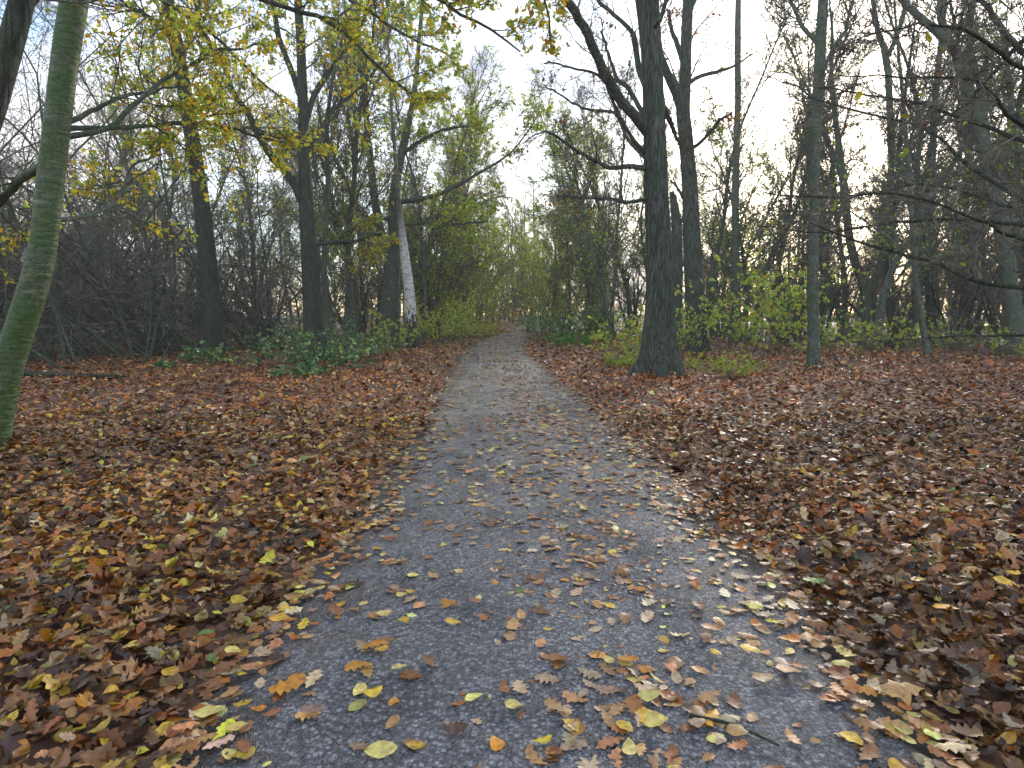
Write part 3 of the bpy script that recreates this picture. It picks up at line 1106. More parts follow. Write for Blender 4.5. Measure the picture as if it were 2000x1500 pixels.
YEL = [(0.8, 0.58, 0.05), (0.75, 0.42, 0.03), (0.6, 0.62, 0.09), (0.4, 0.54, 0.08), (0.6, 0.3, 0.04)]
GRN = [(0.45, 0.6, 0.09), (0.32, 0.5, 0.09), (0.58, 0.65, 0.1), (0.68, 0.58, 0.07), (0.2, 0.34, 0.06)]
OLIVE = [(0.4, 0.45, 0.1), (0.26, 0.36, 0.1), (0.62, 0.52, 0.09), (0.66, 0.42, 0.05), (0.4, 0.22, 0.06)]
RUS = [(0.35, 0.1, 0.03), (0.28, 0.12, 0.05), (0.42, 0.2, 0.04), (0.4, 0.3, 0.05)]

# ---- the mossy green leaning trunk by the camera
build_tree('leaning_tree', 'green algae covered leaning trunk close to the camera, bent at knee height', 'tree', (-22, 905),
           [(-22, 905, 60), (-12, 830, 56), (4, 760, 54), (24, 690, 53), (50, 610, 51), (74, 530, 49), (88, 460, 46), (96, 380, 45), (106, 290, 44), (118, 180, 44), (132, 80, 45), (146, 0, 45), (165, -120, 42), (190, -300, 38)],
           limbs=[[(110, 268, 13), (165, 262, 11, .2), (215, 248, 10, .4), (255, 212, 9, .6), (300, 172, 8, .9), (345, 143, 7, 1.1), (430, 100, 5, 1.5), (520, 85, 3.5, 1.8)],
                  [(114, 246, 11), (170, 222, 9, .3), (230, 192, 7, .5), (290, 180, 5, .9), (360, 168, 4, 1.2)],
                  [(104, 250, 12), (215, 250, 9, .5), (290, 246, 8, .9), (350, 240, 8, 1.2), (430, 245, 6, 1.6), (510, 268, 5, 2.0), (590, 285, 3, 2.3)],
                  [(92, 430, 12), (150, 425, 9, .3), (210, 405, 8, .7), (245, 360, 7, .9), (262, 320, 5, 1.1), (310, 295, 4, 1.3)],
                  [(90, 320, 18), (40, 350, 16, .4), (0, 395, 14, .6), (-50, 450, 10, .8)],
                  [(160, -90, 18), (280, -75, 14, .4), (420, -40, 11, .9), (520, 0, 9, 1.2), (640, 40, 8, 1.5), (700, 88, 7, 1.6), (770, 160, 6, 1.8), (832, 195, 4, 2.0)],
                  [(170, -150, 22), (360, -170, 16, .3), (560, -120, 12, .5), (740, -50, 9, .7), (870, 5, 7, .8), (960, 60, 5, .9), (1020, 100, 3, 1.0)],
                  [(178, -200, 20), (330, -200, 15, .8), (480, -140, 11, 1.5), (600, -60, 9, 2.0), (700, 10, 7, 2.2), (780, 60, 5, 2.4), (880, 110, 3, 2.6)],
                  [(150, -40, 14), (230, -40, 11, .8), (330, 10, 8, 1.6), (420, 70, 6, 2.2), (500, 150, 4, 2.6), (560, 200, 3, 3)],
                  [(175, -190, 20), (300, -260, 16, -.4), (560, -300, 12, -.6), (800, -240, 9, -.4), (980, -120, 7, 0), (1060, -20, 5, .3), (1075, 80, 3, .5)]],
           top=4, lcrown=dict(m3=1, k1=11, l1=1.05, k2=7, k3=7, up=-0.02, flat=0.45, r1=0.009, f2=0.45, f3=0.45, t0=0.35), leaf=None,
           limb_leaf=dict(n=9500, size=0.056, pal=YEL, w=[9, 2, 10, 9, 0.4], nst=2), bark_m=M_GREENBARK, limb_m=M_GREY, twig_m=M_TWIG, relief=smooth_relief(0.035), sides=40, rings=150, flare=1.2)

build_tree('dark_leaning_tree', 'dark leaning stem crossing the upper corner beside the green leaning trunk', 'tree', (-330, 960),
           [(-330, 960, 70), (-220, 700, 62), (-100, 420, 54), (-30, 250, 48), (8, 130, 44), (34, 40, 42), (60, -60, 38), (90, -200, 32)],
           limbs=[[(38, 20, 16), (62, 8, 13, .1), (90, -30, 10, .2), (140, -90, 7, .4)]], top=3,
           lcrown=dict(k1=6, l1=0.8, k2=6, k3=7, up=0, flat=0.6, r1=0.008), limb_leaf=dict(n=120, size=0.05, pal=OLIVE, w=[3, 5, 3, 2, 1]), bark_m=M_DARK, relief=smooth_relief(0.04), sides=28, rings=70)

# ---- the trees along the path's near side
build_tree('slender_tree', 'straight grey trunk rising from a bramble clump before the dark thicket', 'tree', (411, 708),
           [(411, 708, 42), (414, 650, 36), (409, 560, 33), (402, 470, 31), (391, 380, 29), (376, 280, 27), (357, 160, 25), (341, 70, 23), (328, 0, 21)],
           limbs=[[(352, 130, 11), (372, 60, 9, .3), (392, 0, 8, .5), (420, -90, 6, .6)], [(368, 240, 8), (430, 255, 6, .5), (490, 250, 5, .9), (540, 265, 3, 1.2)],
                  [(345, 90, 10), (300, 40, 8, -.5), (250, 10, 6, -.9), (200, -30, 4, -1.3)]],
           top=5, crown=dict(k1=20, l1=2.0, k2=8, k3=8, up=0.05, r1=0.025, t0=0.42, rmin=0.0034), leaf=dict(n=5500, size=0.075, pal=OLIVE, w=[5, 5, 4, 3, 1], nst=2),
           limb_leaf=dict(n=600, size=0.07, pal=YEL, w=[5, 4, 5, 4, 2]), bark_m=M_DARK, relief=oak_relief(13, 0.05), sides=44, rings=120)
build_tree('forked_tree', 'dark forked trunk standing in the bramble patch beside the path', 'tree', (617, 712),
           [(617, 712, 42), (613, 640, 36), (608, 560, 33), (603, 480, 31), (598, 400, 29), (594, 320, 23), (592, 240, 20), (590, 160, 18), (587, 80, 16), (582, 0, 14)],
           limbs=[[(597, 410, 17), (572, 355, 16, -.2), (535, 310, 15, -.5), (508, 270, 14, -.7), (485, 220, 12, -.9), (462, 190, 10, -1.1), (430, 120, 9, -1.3), (395, 60, 7, -1.5), (380, 0, 6, -1.6)],
                  [(590, 200, 12), (570, 140, 12, .3), (550, 90, 11, .5), (536, 30, 10, .7), (525, -40, 8, .8)],
                  [(597, 240, 13), (612, 190, 12, .1), (640, 145, 11, .3), (685, 85, 9, .6), (720, 20, 7, .9)],
                  [(600, 300, 9), (625, 255, 8, .2), (655, 210, 7, .4), (700, 175, 6, .6), (745, 120, 5, .8)],
                  [(605, 480, 9), (660, 472, 9, .5), (700, 470, 7, .9), (745, 455, 5, 1.2)]],
           top=5, crown=dict(k1=16, l1=1.9, k2=8, k3=8, up=0.05, r1=0.022, t0=0.5, rmin=0.0034), lcrown=dict(k1=10, l1=1.3, k2=7, k3=8, up=0.04, r1=0.014, t0=0.3, rmin=0.0034),
           leaf=dict(n=4000, size=0.075, pal=GRN, w=[5, 3, 5, 5, 1], nst=2), limb_leaf=dict(n=6500, size=0.075, pal=YEL, w=[6, 1.5, 8, 7, 0.3], nst=2), bark_m=M_DARK, relief=oak_relief(13, 0.05), sides=44, rings=120)
build_tree('maple_tree', 'multi-stemmed tree with lime green leaves right behind the white birch', 'tree', (757, 682),
           [(757, 682, 44), (760, 630, 34), (763, 570, 31), (766, 525, 31), (770, 480, 24), (768, 430, 20), (770, 380, 18), (782, 310, 16), (796, 250, 13), (808, 190, 11), (815, 120, 9), (822, 40, 7)],
           limbs=[[(765, 520, 20), (748, 470, 18, .3), (735, 410, 16, .4), (727, 340, 14, .6), (718, 260, 12, .8), (712, 170, 10, 1), (700, 70, 8, 1.2)],
                  [(768, 395, 11), (800, 392, 10, -.4), (850, 382, 9, -.8), (893, 362, 7.5, -1.1), (940, 335, 6, -1.4), (985, 308, 4.5, -1.6), (1020, 272, 3, -1.8), (1060, 210, 2, -2)],
                  [(768, 430, 9), (730, 425, 8, -.5), (700, 440, 7, -1), (660, 470, 6, -1.4)],
                  [(745, 450, 9), (700, 410, 9, -.4), (675, 350, 8, -.7), (655, 310, 7, -.9), (640, 260, 5, -1)],
                  [(772, 440, 7), (840, 435, 6, -.8), (900, 437, 5, -1.4), (960, 432, 3, -1.8)],
                  [(785, 300, 8), (830, 270, 7, -.5), (880, 250, 6, -1), (940, 245, 4, -1.4)]],
           top=3, crown=dict(k1=14, l1=2.3, k2=8, k3=8, up=0.04, r1=0.02, t0=0.45, rmin=0.0034), lcrown=dict(k1=10, l1=1.5, k2=7, k3=8, up=0.03, r1=0.014, t0=0.3, rmin=0.0034),
           leaf=dict(n=8000, size=0.1, pal=GRN, w=[7, 5, 6, 3, 2], nst=2), limb_leaf=dict(n=8500, size=0.095, pal=GRN, w=[7, 4, 6, 4, 1], nst=2), bark_m=M_GREY, twig_m=M_TWIG, relief=smooth_relief(0.05), sides=30, rings=90)
build_tree('birch_tree', 'white birch trunk with a cracked black foot at the path edge', 'tree', (809, 684),
           [(809, 684, 28), (804, 650, 24), (802, 610, 21), (799, 565, 20), (793, 520, 18), (787, 470, 15), (781, 420, 12), (775, 350, 9), (770, 280, 7), (764, 200, 5), (760, 120, 4), (757, 40, 3)],
           top=2.5, crown=dict(k1=16, l1=1.5, k2=7, k3=8, up=-0.04, r1=0.014, t0=0.42, rmin=0.0034), leaf=dict(n=600, size=0.055, pal=GRN, w=[3, 2, 6, 6, 1]), bark_m=M_BIRCH, relief=smooth_relief(0.03), sides=26, rings=80)

# ---- the oaks and stems across the path
build_tree('oak_tree', 'big oak with ridged bark and a flared dark foot beside the path', 'tree', (1284, 738),
           [(1284, 738, 66), (1287, 700, 56), (1289, 640, 52), (1290, 560, 48), (1288, 480, 45), (1284, 400, 43), (1281, 310, 43), (1278, 220, 41), (1274, 120, 40), (1268, 40, 42), (1262, -40, 44), (1258, -160, 40)],
           limbs=[[(1268, 262, 22), (1236, 222, 20, -.3), (1212, 196, 19, -.5), (1186, 150, 18, -.8), (1166, 110, 17, -1), (1148, 68, 17, -1.2), (1128, 34, 17, -1.4), (1105, 0, 16, -1.6), (1070, -50, 13, -1.9)],
                  [(1262, 170, 13), (1247, 130, 12, .3), (1240, 80, 12, .5), (1232, 60, 9, .6), (1200, 30, 8, .8), (1168, 0, 8, 1), (1120, -50, 6, 1.2)],
                  [(1262, 232, 11), (1240, 195, 9, .4), (1225, 170, 9, .6), (1206, 155, 8, .8), (1190, 110, 6, 1), (1175, 60, 5, 1.2)],
                  [(1270, 330, 11), (1230, 325, 9.5, -.2), (1190, 327, 8.5, -.4), (1160, 312, 7.5, -.6), (1120, 290, 6, -.8), (1085, 268, 5, -1), (1065, 256, 3.5, -1.2), (1020, 280, 2, -1.4)],
                  [(1268, 388, 8), (1225, 395, 7, -.4), (1190, 388, 6, -.8), (1140, 385, 5, -1.2), (1090, 382, 3, -1.6)],
                  [(1262, 300, 9), (1235, 270, 8, -.2), (1205, 215, 7, -.4), (1180, 160, 6, -.6), (1150, 140, 5, -.8), (1100, 128, 4, -1.2), (1062, 122, 3, -1.5)],
                  [(1262, 310, 8), (1225, 270, 7, .5), (1200, 220, 6, .8), (1150, 215, 5, 1.1), (1110, 195, 4, 1.4), (1060, 165, 3, 1.8)],
                  [(1272, 60, 12), (1288, 40, 9, -.4), (1300, 5, 8, -.5), (1320, -50, 6, -.6)],
                  [(1288, 190, 12, .1), (1310, 240, 10, .6), (1330, 290, 4, 1.1)]],
           top=5, crown=dict(k1=8, l1=2.4, k2=8, k3=8, up=0.05, r1=0.03, t0=0.6, rmin=0.0034), lcrown=dict(k1=10, l1=1.15, k2=7, k3=7, up=0.03, r1=0.012, t0=0.25, rmin=0.0034),
           leaf=dict(n=150, size=0.08, pal=RUS, w=[3, 3, 3, 2], kind='oak', nst=4), limb_leaf=dict(n=420, size=0.06, pal=RUS, w=[2, 4, 3, 4], kind='oak', nst=4),
           bark_m=M_OAK, twig_m=M_TWIG, relief=oak_relief(19, 0.085), sides=90, rings=190, flare=1.6, lobes=6)
build_tree('twin_oak_tree', 'tall dark oak that forks high up, just behind the big flared oak', 'tree', (1360, 694),
           [(1360, 694, 42), (1359, 650, 36), (1356, 570, 34), (1351, 480, 32), (1348, 400, 30), (1344, 330, 28), (1338, 260, 27), (1334, 215, 26), (1338, 160, 21), (1340, 90, 20), (1344, 0, 18), (1347, -80, 16)],
           limbs=[[(1334, 225, 20), (1322, 185, 20, -.2), (1308, 155, 18, -.4), (1296, 125, 16, -.6), (1286, 90, 14, -.8), (1280, 30, 11, -1), (1276, -40, 9, -1.2)],
                  [(1340, 290, 10), (1360, 285, 8, -.4), (1385, 260, 7, -.8), (1405, 235, 6, -1.2), (1430, 220, 4, -1.5)],
                  [(1342, 165, 9), (1365, 150, 8, .4), (1400, 140, 7, .8), (1430, 130, 5, 1.2), (1470, 105, 3, 1.6)],
                  [(1348, 20, 9), (1362, -10, 8, .3), (1385, -60, 6, .5)],
                  [(1336, 130, 10), (1322, 85, 10, .4), (1312, 60, 8, .6), (1305, 20, 7, .8)]],
           top=5, crown=dict(k1=14, l1=2.3, k2=8, k3=8, up=0.05, r1=0.03, t0=0.4, rmin=0.0034), lcrown=dict(k1=9, l1=1.4, k2=7, k3=8, up=0.03, r1=0.014, t0=0.3, rmin=0.0034),
           leaf=dict(n=260, size=0.1, pal=RUS, w=[3, 2, 3, 4], kind='oak', nst=4), bark_m=M_OAK, relief=oak_relief(17, 0.075), sides=80, rings=180, flare=1.3)
build_tree('stub_tree', 'narrow broken-topped trunk squeezed between the two oaks', 'tree', (1322, 672),
           [(1322, 672, 24), (1322, 600, 20), (1323, 520, 19), (1322, 460, 19), (1320, 425, 18), (1316, 395, 14), (1312, 375, 9)],
           limbs=[[(1322, 440, 9), (1336, 425, 8, -.2), (1342, 410, 7, -.3), (1334, 385, 6, -.3), (1322, 365, 5, -.2), (1310, 352, 4, 0)]],
           top=0, crown=dict(k1=6, l1=0.9, k2=6, k3=7, up=0.02, r1=0.012, t0=0.5, rmin=0.0034), bark_m=M_OAK, relief=oak_relief(13, 0.07), sides=44, rings=90)
build_tree('pale_stem_tree', 'straight pale grey stem standing alone in the leaf litter past the oaks', 'tree', (1590, 724),
           [(1590, 724, 25), (1589, 680, 22), (1588, 600, 20.5), (1588, 500, 19.5), (1590, 400, 19), (1593, 300, 19), (1597, 200, 20), (1602, 100, 20), (1608, 0, 18), (1613, -80, 16)],
           limbs=[[(1598, 85, 9), (1570, 55, 8, .3), (1552, 20, 7, .5), (1540, -30, 5, .7)], [(1600, 160, 7), (1625, 100, 7, .5), (1650, 60, 6, .8), (1665, 0, 5, 1)]],
           top=5, crown=dict(k1=26, l1=1.5, k2=8, k3=8, up=0.04, r1=0.014, t0=0.3, rmin=0.0034), bark_m=M_GREY, relief=smooth_relief(0.04), sides=30, rings=90, flare=1.25)
build_tree('slim_stem_tree', 'very slim upright stem between the forked oak and the pale stem', 'tree', (1437, 672),
           [(1437, 672, 18), (1437, 600, 15), (1438, 500, 14), (1436, 400, 13), (1438, 300, 13), (1441, 200, 12), (1441, 100, 12), (1442, 0, 11)],
           top=5, crown=dict(k1=22, l1=2.4, k2=8, k3=8, up=0.06, r1=0.018, t0=0.3, rmin=0.0034), leaf=dict(n=350, size=0.1, pal=YEL, w=[5, 3, 5, 3, 2], kind='maple', nst=4), bark_m=M_GREY, twig_m=M_TWIGGREEN, relief=smooth_relief(0.03), sides=20, rings=70)
build_tree('crooked_tree', 'crooked forked trunk deep in the wood, left stem bent outward', 'tree', (1697, 680),
           [(1697, 680, 30), (1696, 640, 24), (1694, 590, 23), (1690, 555, 22), (1672, 520, 17), (1662, 480, 15), (1655, 430, 14), (1650, 380, 14), (1641, 300, 12), (1628, 200, 10)],
           limbs=[[(1692, 560, 16), (1712, 540, 15, .2), (1725, 500, 13, .4), (1732, 440, 12, .5), (1742, 300, 12, .6), (1737, 200, 12, .6), (1731, 112, 13, .7), (1714, 60, 10, .8), (1706, 0, 8, .9)],
                  [(1731, 115, 10, .7), (1752, 70, 9, .8), (1768, 10, 8, 1), (1780, -60, 6, 1.2)], [(1650, 360, 8), (1625, 300, 7, .5), (1600, 250, 5, .8)]],
           top=4, crown=dict(k1=18, l1=2.0, k2=8, k3=8, up=0.05, r1=0.02, t0=0.3, rmin=0.0034), bark_m=M_GREY, relief=smooth_relief(0.06), sides=24, rings=80)
build_tree('dark_bent_tree', 'black bent stem leaning over near the pale leaning pole', 'tree', (1757, 686),
           [(1757, 686, 22), (1748, 645, 16), (1740, 615, 14), (1732, 580, 12), (1733, 520, 11), (1745, 440, 10), (1752, 350, 9), (1760, 250, 8)],
           top=4, crown=dict(k1=20, l1=1.7, k2=8, k3=8, up=0.04, r1=0.016, t0=0.2, rmin=0.0034), bark_m=M_DARK, relief=smooth_relief(0.05), sides=18, rings=60)
build_tree('leaning_pole_tree', 'pale green leaning pole of a young tree in the far litter', 'tree', (1813, 704),
           [(1813, 704, 14), (1806, 660, 12), (1798, 610, 11), (1789, 550, 10.5), (1784, 480, 10), (1779, 400, 9), (1772, 300, 8.5), (1764, 200, 7)],
           top=4, crown=dict(k1=18, l1=1.3, k2=7, k3=8, up=0.05, r1=0.011, t0=0.3, rmin=0.0034), bark_m=M_GREY, twig_m=M_TWIGGREEN, relief=smooth_relief(0.03), sides=16, rings=50)
build_tree('stump_footed_tree', 'dark trunk with a swollen black foot leaning away from the pale stem', 'tree', (1659, 664),
           [(1659, 664, 20), (1652, 640, 17), (1640, 610, 12), (1622, 560, 11), (1606, 520, 10), (1592, 460, 9), (1585, 380, 8), (1580, 300, 7)],
           top=4, crown=dict(k1=18, l1=2.2, k2=8, k3=8, up=0.05, r1=0.02, t0=0.2, rmin=0.0034), bark_m=M_DARK, relief=smooth_relief(0.06), sides=18, rings=60, flare=1.7)
build_tree('grey_wood_tree', 'grey upright trunk near the pond gleam among fine twigs', 'tree', (1829, 680),
           [(1829, 680, 20), (1827, 630, 16), (1826, 570, 15), (1822, 480, 14), (1818, 380, 13), (1822, 280, 12), (1830, 160, 11), (1842, 40, 9)],
           top=5, crown=dict(k1=20, l1=2.2, k2=8, k3=8, up=0.06, r1=0.018, t0=0.25, rmin=0.0034), bark_m=M_GREY, relief=smooth_relief(0.04), sides=18, rings=60)
build_tree('arching_tree', 'thick pale arching limbs sweeping from the corner across the sky', 'tree', (1985, 700),
           [(1985, 700, 34), (1978, 600, 30), (1965, 500, 28), (1948, 400, 26), (1925, 300, 24), (1898, 210, 22), (1880, 140, 20), (1862, 90, 18), (1830, 62, 15), (1790, 28, 13), (1755, -10, 11)],
           limbs=[[(1898, 205, 15), (1866, 100, 14, .4), (1842, 50, 13, .6), (1836, 0, 12, .8), (1830, -60, 9, 1)], [(1940, 370, 13), (1915, 180, 12, .6), (1895, 90, 10, .9), (1900, 0, 9, 1.2)],
                  [(1960, 470, 12), (1990, 330, 12, .5), (1975, 200, 10, .8), (1960, 60, 9, 1)]],
           top=3, crown=dict(k1=18, l1=2.4, k2=8, k3=8, up=0.05, r1=0.02, t0=0.25, rmin=0.0034), bark_m=M_GREY, twig_m=M_TWIGGREEN, relief=smooth_relief(0.04), sides=24, rings=80)
# a beech just outside the frame: its long low boughs sweep in over the litter
build_tree('beech_tree', 'low beech boughs with fine dark twigs reaching in over the leaf litter', 'tree', (2330, 880),
           [(2330, 880, 120), (2320, 700, 104), (2310, 500, 98), (2290, 300, 92), (2260, 100, 86), (2220, -100, 80), (2190, -300, 70)],
           limbs=[[(2310, 580, 17.3), (2150, 575, 13.0, .2), (2000, 563, 9.4, .5), (1900, 548, 7.9, .7), (1830, 515, 7.2, .9), (1760, 495, 6.5, 1.1), (1690, 478, 5.0, 1.3), (1620, 450, 4.3, 1.5), (1545, 412, 2.2, 1.8)],
                  [(2310, 470, 17.3), (2150, 455, 13.0, .6), (2000, 440, 8.6, 1.1), (1850, 428, 6.5, 1.6), (1720, 438, 5.0, 2), (1600, 455, 3.6, 2.4), (1480, 440, 2.2, 2.8)],
                  [(2300, 480, 18.7), (2150, 470, 14.4, -.2), (2050, 430, 11.5, -.2), (1990, 390, 9.4, -.1), (1930, 350, 7.9, .1), (1880, 320, 7.2, .2), (1835, 268, 5.8, .3), (1770, 238, 5.0, .5), (1690, 222, 4.3, .7), (1590, 190, 3.6, 1), (1500, 145, 2.2, 1.3)],
                  [(2290, 330, 17.3), (2130, 320, 12.2, .4), (2000, 275, 9.4, .9), (1900, 238, 7.2, 1.2), (1800, 205, 5.8, 1.5), (1700, 186, 4.3, 1.8), (1600, 170, 2.9, 2.2)],
                  [(2290, 350, 14.4), (2120, 300, 10.1, -.5), (1990, 240, 7.9, -.9), (1920, 170, 6.5, -1), (1880, 155, 5.0, -1.1), (1750, 148, 3.6, -1.2), (1640, 150, 2.2, -1.3)],
                  [(2310, 560, 14.4), (2140, 520, 10.1, -.3), (2000, 470, 7.2, -.5), (1930, 440, 5.8, -.6), (1840, 400, 5.0, -.6), (1740, 375, 4.3, -.5), (1600, 388, 3.6, -.3), (1480, 375, 2.2, 0)],
                  [(2305, 520, 14.4), (2150, 490, 10.1, 1.2), (2000, 420, 7.2, 1.9), (1900, 380, 5.8, 2.4), (1800, 360, 4.3, 2.8), (1690, 380, 3.6, 3.2), (1560, 385, 2.2, 3.6)],
                  [(2320, 660, 13.0), (2140, 650, 8.6, .8), (2000, 655, 5.8, 1.5), (1880, 655, 4.3, 2), (1760, 665, 2.9, 2.5), (1660, 668, 2.2, 2.8)],
                  [(2270, 180, 18.7), (2110, 160, 14.4, .3), (2010, 110, 12.2, .6), (1960, 60, 10.1, .8), (1920, 0, 8.6, 1), (1860, -60, 5.8, 1.2)],
                  [(2280, 240, 17.3), (2120, 220, 12.2, -.6), (1990, 130, 9.4, -1), (1900, 60, 7.2, -1.3), (1800, 50, 4.3, -1.4), (1720, 60, 2.2, -1.5)],
                  [(2250, 40, 18.7), (2120, 10, 13.0, .3), (2020, 60, 9.4, .6), (1950, 130, 7.2, .8), (1900, 190, 5.0, 1), (1830, 240, 2.9, 1.1)]],
           top=5, lcrown=dict(rmin=0.003, m3=2, k1=13, l1=0.95, k2=8, k3=8, up=0.0, flat=0.35, r1=0.006, f2=0.5, f3=0.45, t0=0.3), limb_leaf=dict(n=150, size=0.055, pal=[(0.3, 0.4, 0.05), (0.45, 0.42, 0.05), (0.4, 0.12, 0.03)], w=[5, 3, 2], nst=4),
           bark_m=M_DARK, twig_m=M_TWIGDARK, relief=smooth_relief(0.04), sides=30, rings=60)
#@@PROTOS
# ------------------------------------------------------------------ kinds of tree and shrub that stand in numbers
def proto_tree(h, r, k1, l1, k2, k3, up, t0, bark_m, twig_m, stems=1, spread=0.0, leaf=None, sway=0.25, r1=0.03, f2=0.5, f3=0.5, a1=(0.5, 1.1), rmin=0.004):
    """-> list of (part name, mesh, kind)"""
    out = []
    T, TT, tw = Tubes(), Tubes(), []
    for s_ in range(stems):
        a = rng.uniform(0, 6.28)
        dirv = np.array([math.cos(a) * spread, math.sin(a) * spread, 1.0])
        hh = h * rng.uniform(0.75, 1.0) if stems > 1 else h
        p = np.array([0.0, 0, -0.1]) + np.array([math.cos(a), math.sin(a), 0]) * r * (0.9 if stems > 1 else 0)
        pts = [p]
        for k in range(8):
            dirv = unit(dirv + rng.normal(0, 0.09 * (1 + sway), 3) * np.array([1, 1, 0.2]) + np.array([0, 0, 0.03]))
            p = p + dirv * hh / 8
            pts.append(p)
        L, R = refine(np.array(pts), r * (1 if stems == 1 else rng.uniform(0.6, 1)) * np.linspace(1, 0.12, 9), 26)
        R = R * (1 + 0.5 * np.exp(-np.arange(26) / 1.2))
        if stems > 1:
            M1 = Tubes()
            M1.add(L, R, 9, smooth_relief(0.06))
            out.append(('stem', M1.mesh('stem', bark_m), None))
        else:
            T.add(L, R, 14, smooth_relief(0.05))
        crown_from([(L, R)], TT, dict(k1=k1, l1=l1, k2=k2, k3=k3, up=up, t0=t0, r1=r1, f2=f2, f3=f3, a1=a1, rmin=rmin), tw)
    if T.n:
        out.append(('trunk', T.mesh('trunk', bark_m), None))
    out.append(('crown', TT.mesh('crown', twig_m), None))
    if leaf:
        per = max(1, leaf['n'] // len(tw))
        V, F, C = join([leaf_on(c, per, leaf['size'], leaf['pal'], leaf['w'], leaf.get('kind', 'oval'), leaf.get('nst', 2), leaf.get('droop', 0.5), leaf.get('spread', 0.05)) for b_, c in tw])
        out.append(('foliage', make_mesh('foliage', V, F, leaf.get('mat', M_GREEN), C), 'stuff'))
    return out


def place(name, parts, loc, rz, sc, label, cat, group, tilt=0.0):
    e = thing(name, label, cat, loc, group)
    e.rotation_euler = (rng.normal(0, tilt), rng.normal(0, tilt), rz)
    e.scale = (sc, sc, sc)
    for (pn, me, kd) in parts:
        o_ = link(pn, me, e)
        if kd:
            o_['kind'] = kd
    return e


ASH = [proto_tree(15, 0.12, 40, 2.9, 9, 8, 0.10, 0.22, M_GREY, M_TWIGGREEN, r1=0.035, a1=(0.35, 0.8), rmin=0.0085),
       proto_tree(14, 0.1, 40, 2.4, 9, 8, 0.09, 0.18, M_GREY, M_TWIG, r1=0.03, a1=(0.4, 0.9), rmin=0.0085, leaf=dict(n=1800, size=0.11, pal=OLIVE, w=[5, 5, 4, 3, 1]))]
SPREAD = [proto_tree(12, 0.15, 32, 3.6, 10, 8, 0.04, 0.16, M_DARK, M_TWIG, r1=0.05, rmin=0.0085),
          proto_tree(11, 0.13, 32, 3.4, 10, 8, 0.05, 0.15, M_GREY, M_TWIGGREEN, r1=0.045, rmin=0.0085, leaf=dict(n=3000, size=0.12, pal=GRN, w=[6, 4, 5, 4, 2], nst=2))]
HAW = [proto_tree(6.4, 0.075, 15, 2.0, 8, 6, 0.02, 0.15, M_DARK, M_TWIGDARK, stems=5, spread=0.35, r1=0.022, rmin=0.0045),
       proto_tree(5.6, 0.07, 15, 1.9, 8, 6, 0.0, 0.12, M_DARK, M_TWIGDARK, stems=5, spread=0.45, r1=0.022, rmin=0.0045, leaf=dict(n=500, size=0.06, pal=RUS, w=[2, 2, 3, 4]))]
WIL = [proto_tree(9.5, 0.07, 18, 2.2, 8, 5, 0.03, 0.1, M_GREY, M_TWIGGREEN, stems=4, spread=0.3, r1=0.025, rmin=0.006, leaf=dict(n=7000, size=0.12, pal=GRN, w=[6, 6, 4, 4, 4], nst=2))]
HAZ = [proto_tree(5.0, 0.04, 8, 1.4, 5, 4, 0.04, 0.15, M_GREY, M_TWIGGREEN, stems=7, spread=0.4, r1=0.014, rmin=0.003, leaf=dict(n=1500, size=0.09, pal=GRN, w=[7, 3, 6, 5, 1]))]


def thicket(n, h, reach, k1, k2, k3):
    T, TT = Tubes(), Tubes()
    a = rng.uniform(0, 6.28, n)
    Pn = []
    d = np.stack([np.cos(a) * 0.55 - 0.35, np.sin(a) * 0.5, rng.uniform(0.4, 1.1, n)], 1)
    p = np.stack([rng.uniform(-1.2, 1.2, n), rng.uniform(-1.0, 1.0, n), np.full(n, -0.05)], 1)
    Pn.append(p)
    for k in range(9):
        d = unit(d + rng.normal(0, 0.12, d.shape) + np.array([-0.05, 0, -0.06 - 0.012 * k]))
        p = p + d * (h * rng.uniform(0.8, 1.2, (n, 1)) * reach / 9)
        p[:, 2] = np.maximum(p[:, 2], 0.1)
        Pn.append(p)
    S = np.stack(Pn, 1)
    R = rng.uniform(0.012, 0.03, n)[:, None] * np.linspace(1, 0.25, 10)[None]
    T.add(S, R, 5)
    b_, br = spawn(S, R, k1, 0.06, 1, 0.5, 1.4, 0.34, 5, rf=0.6, up=-0.02, wig=0.2, rmin=0.005)
    c, cr = spawn(b_, br, k2, 0.1, 1, 0.5, 1.3, 0.5, 3, rf=0.65, up=0.0, wig=0.24, rmin=0.0038)
    e, er = spawn(c, cr, k3, 0.1, 1, 0.5, 1.3, 0.55, 1, rf=0.7, up=0.0, wig=0.22, rmin=0.003)
    TT.add(b_, br, 3)
    TT.add(c, cr, 3)
    TT.add(e, er, 3)
    return [('stems', T.mesh('stems', M_GREY), 'stuff'), ('crown', TT.mesh('crown', M_TWIGDARK), None)]


THK = [thicket(22, 5.2, 1.3, 9, 5, 4), thicket(22, 4.4, 1.5, 9, 5, 4)]

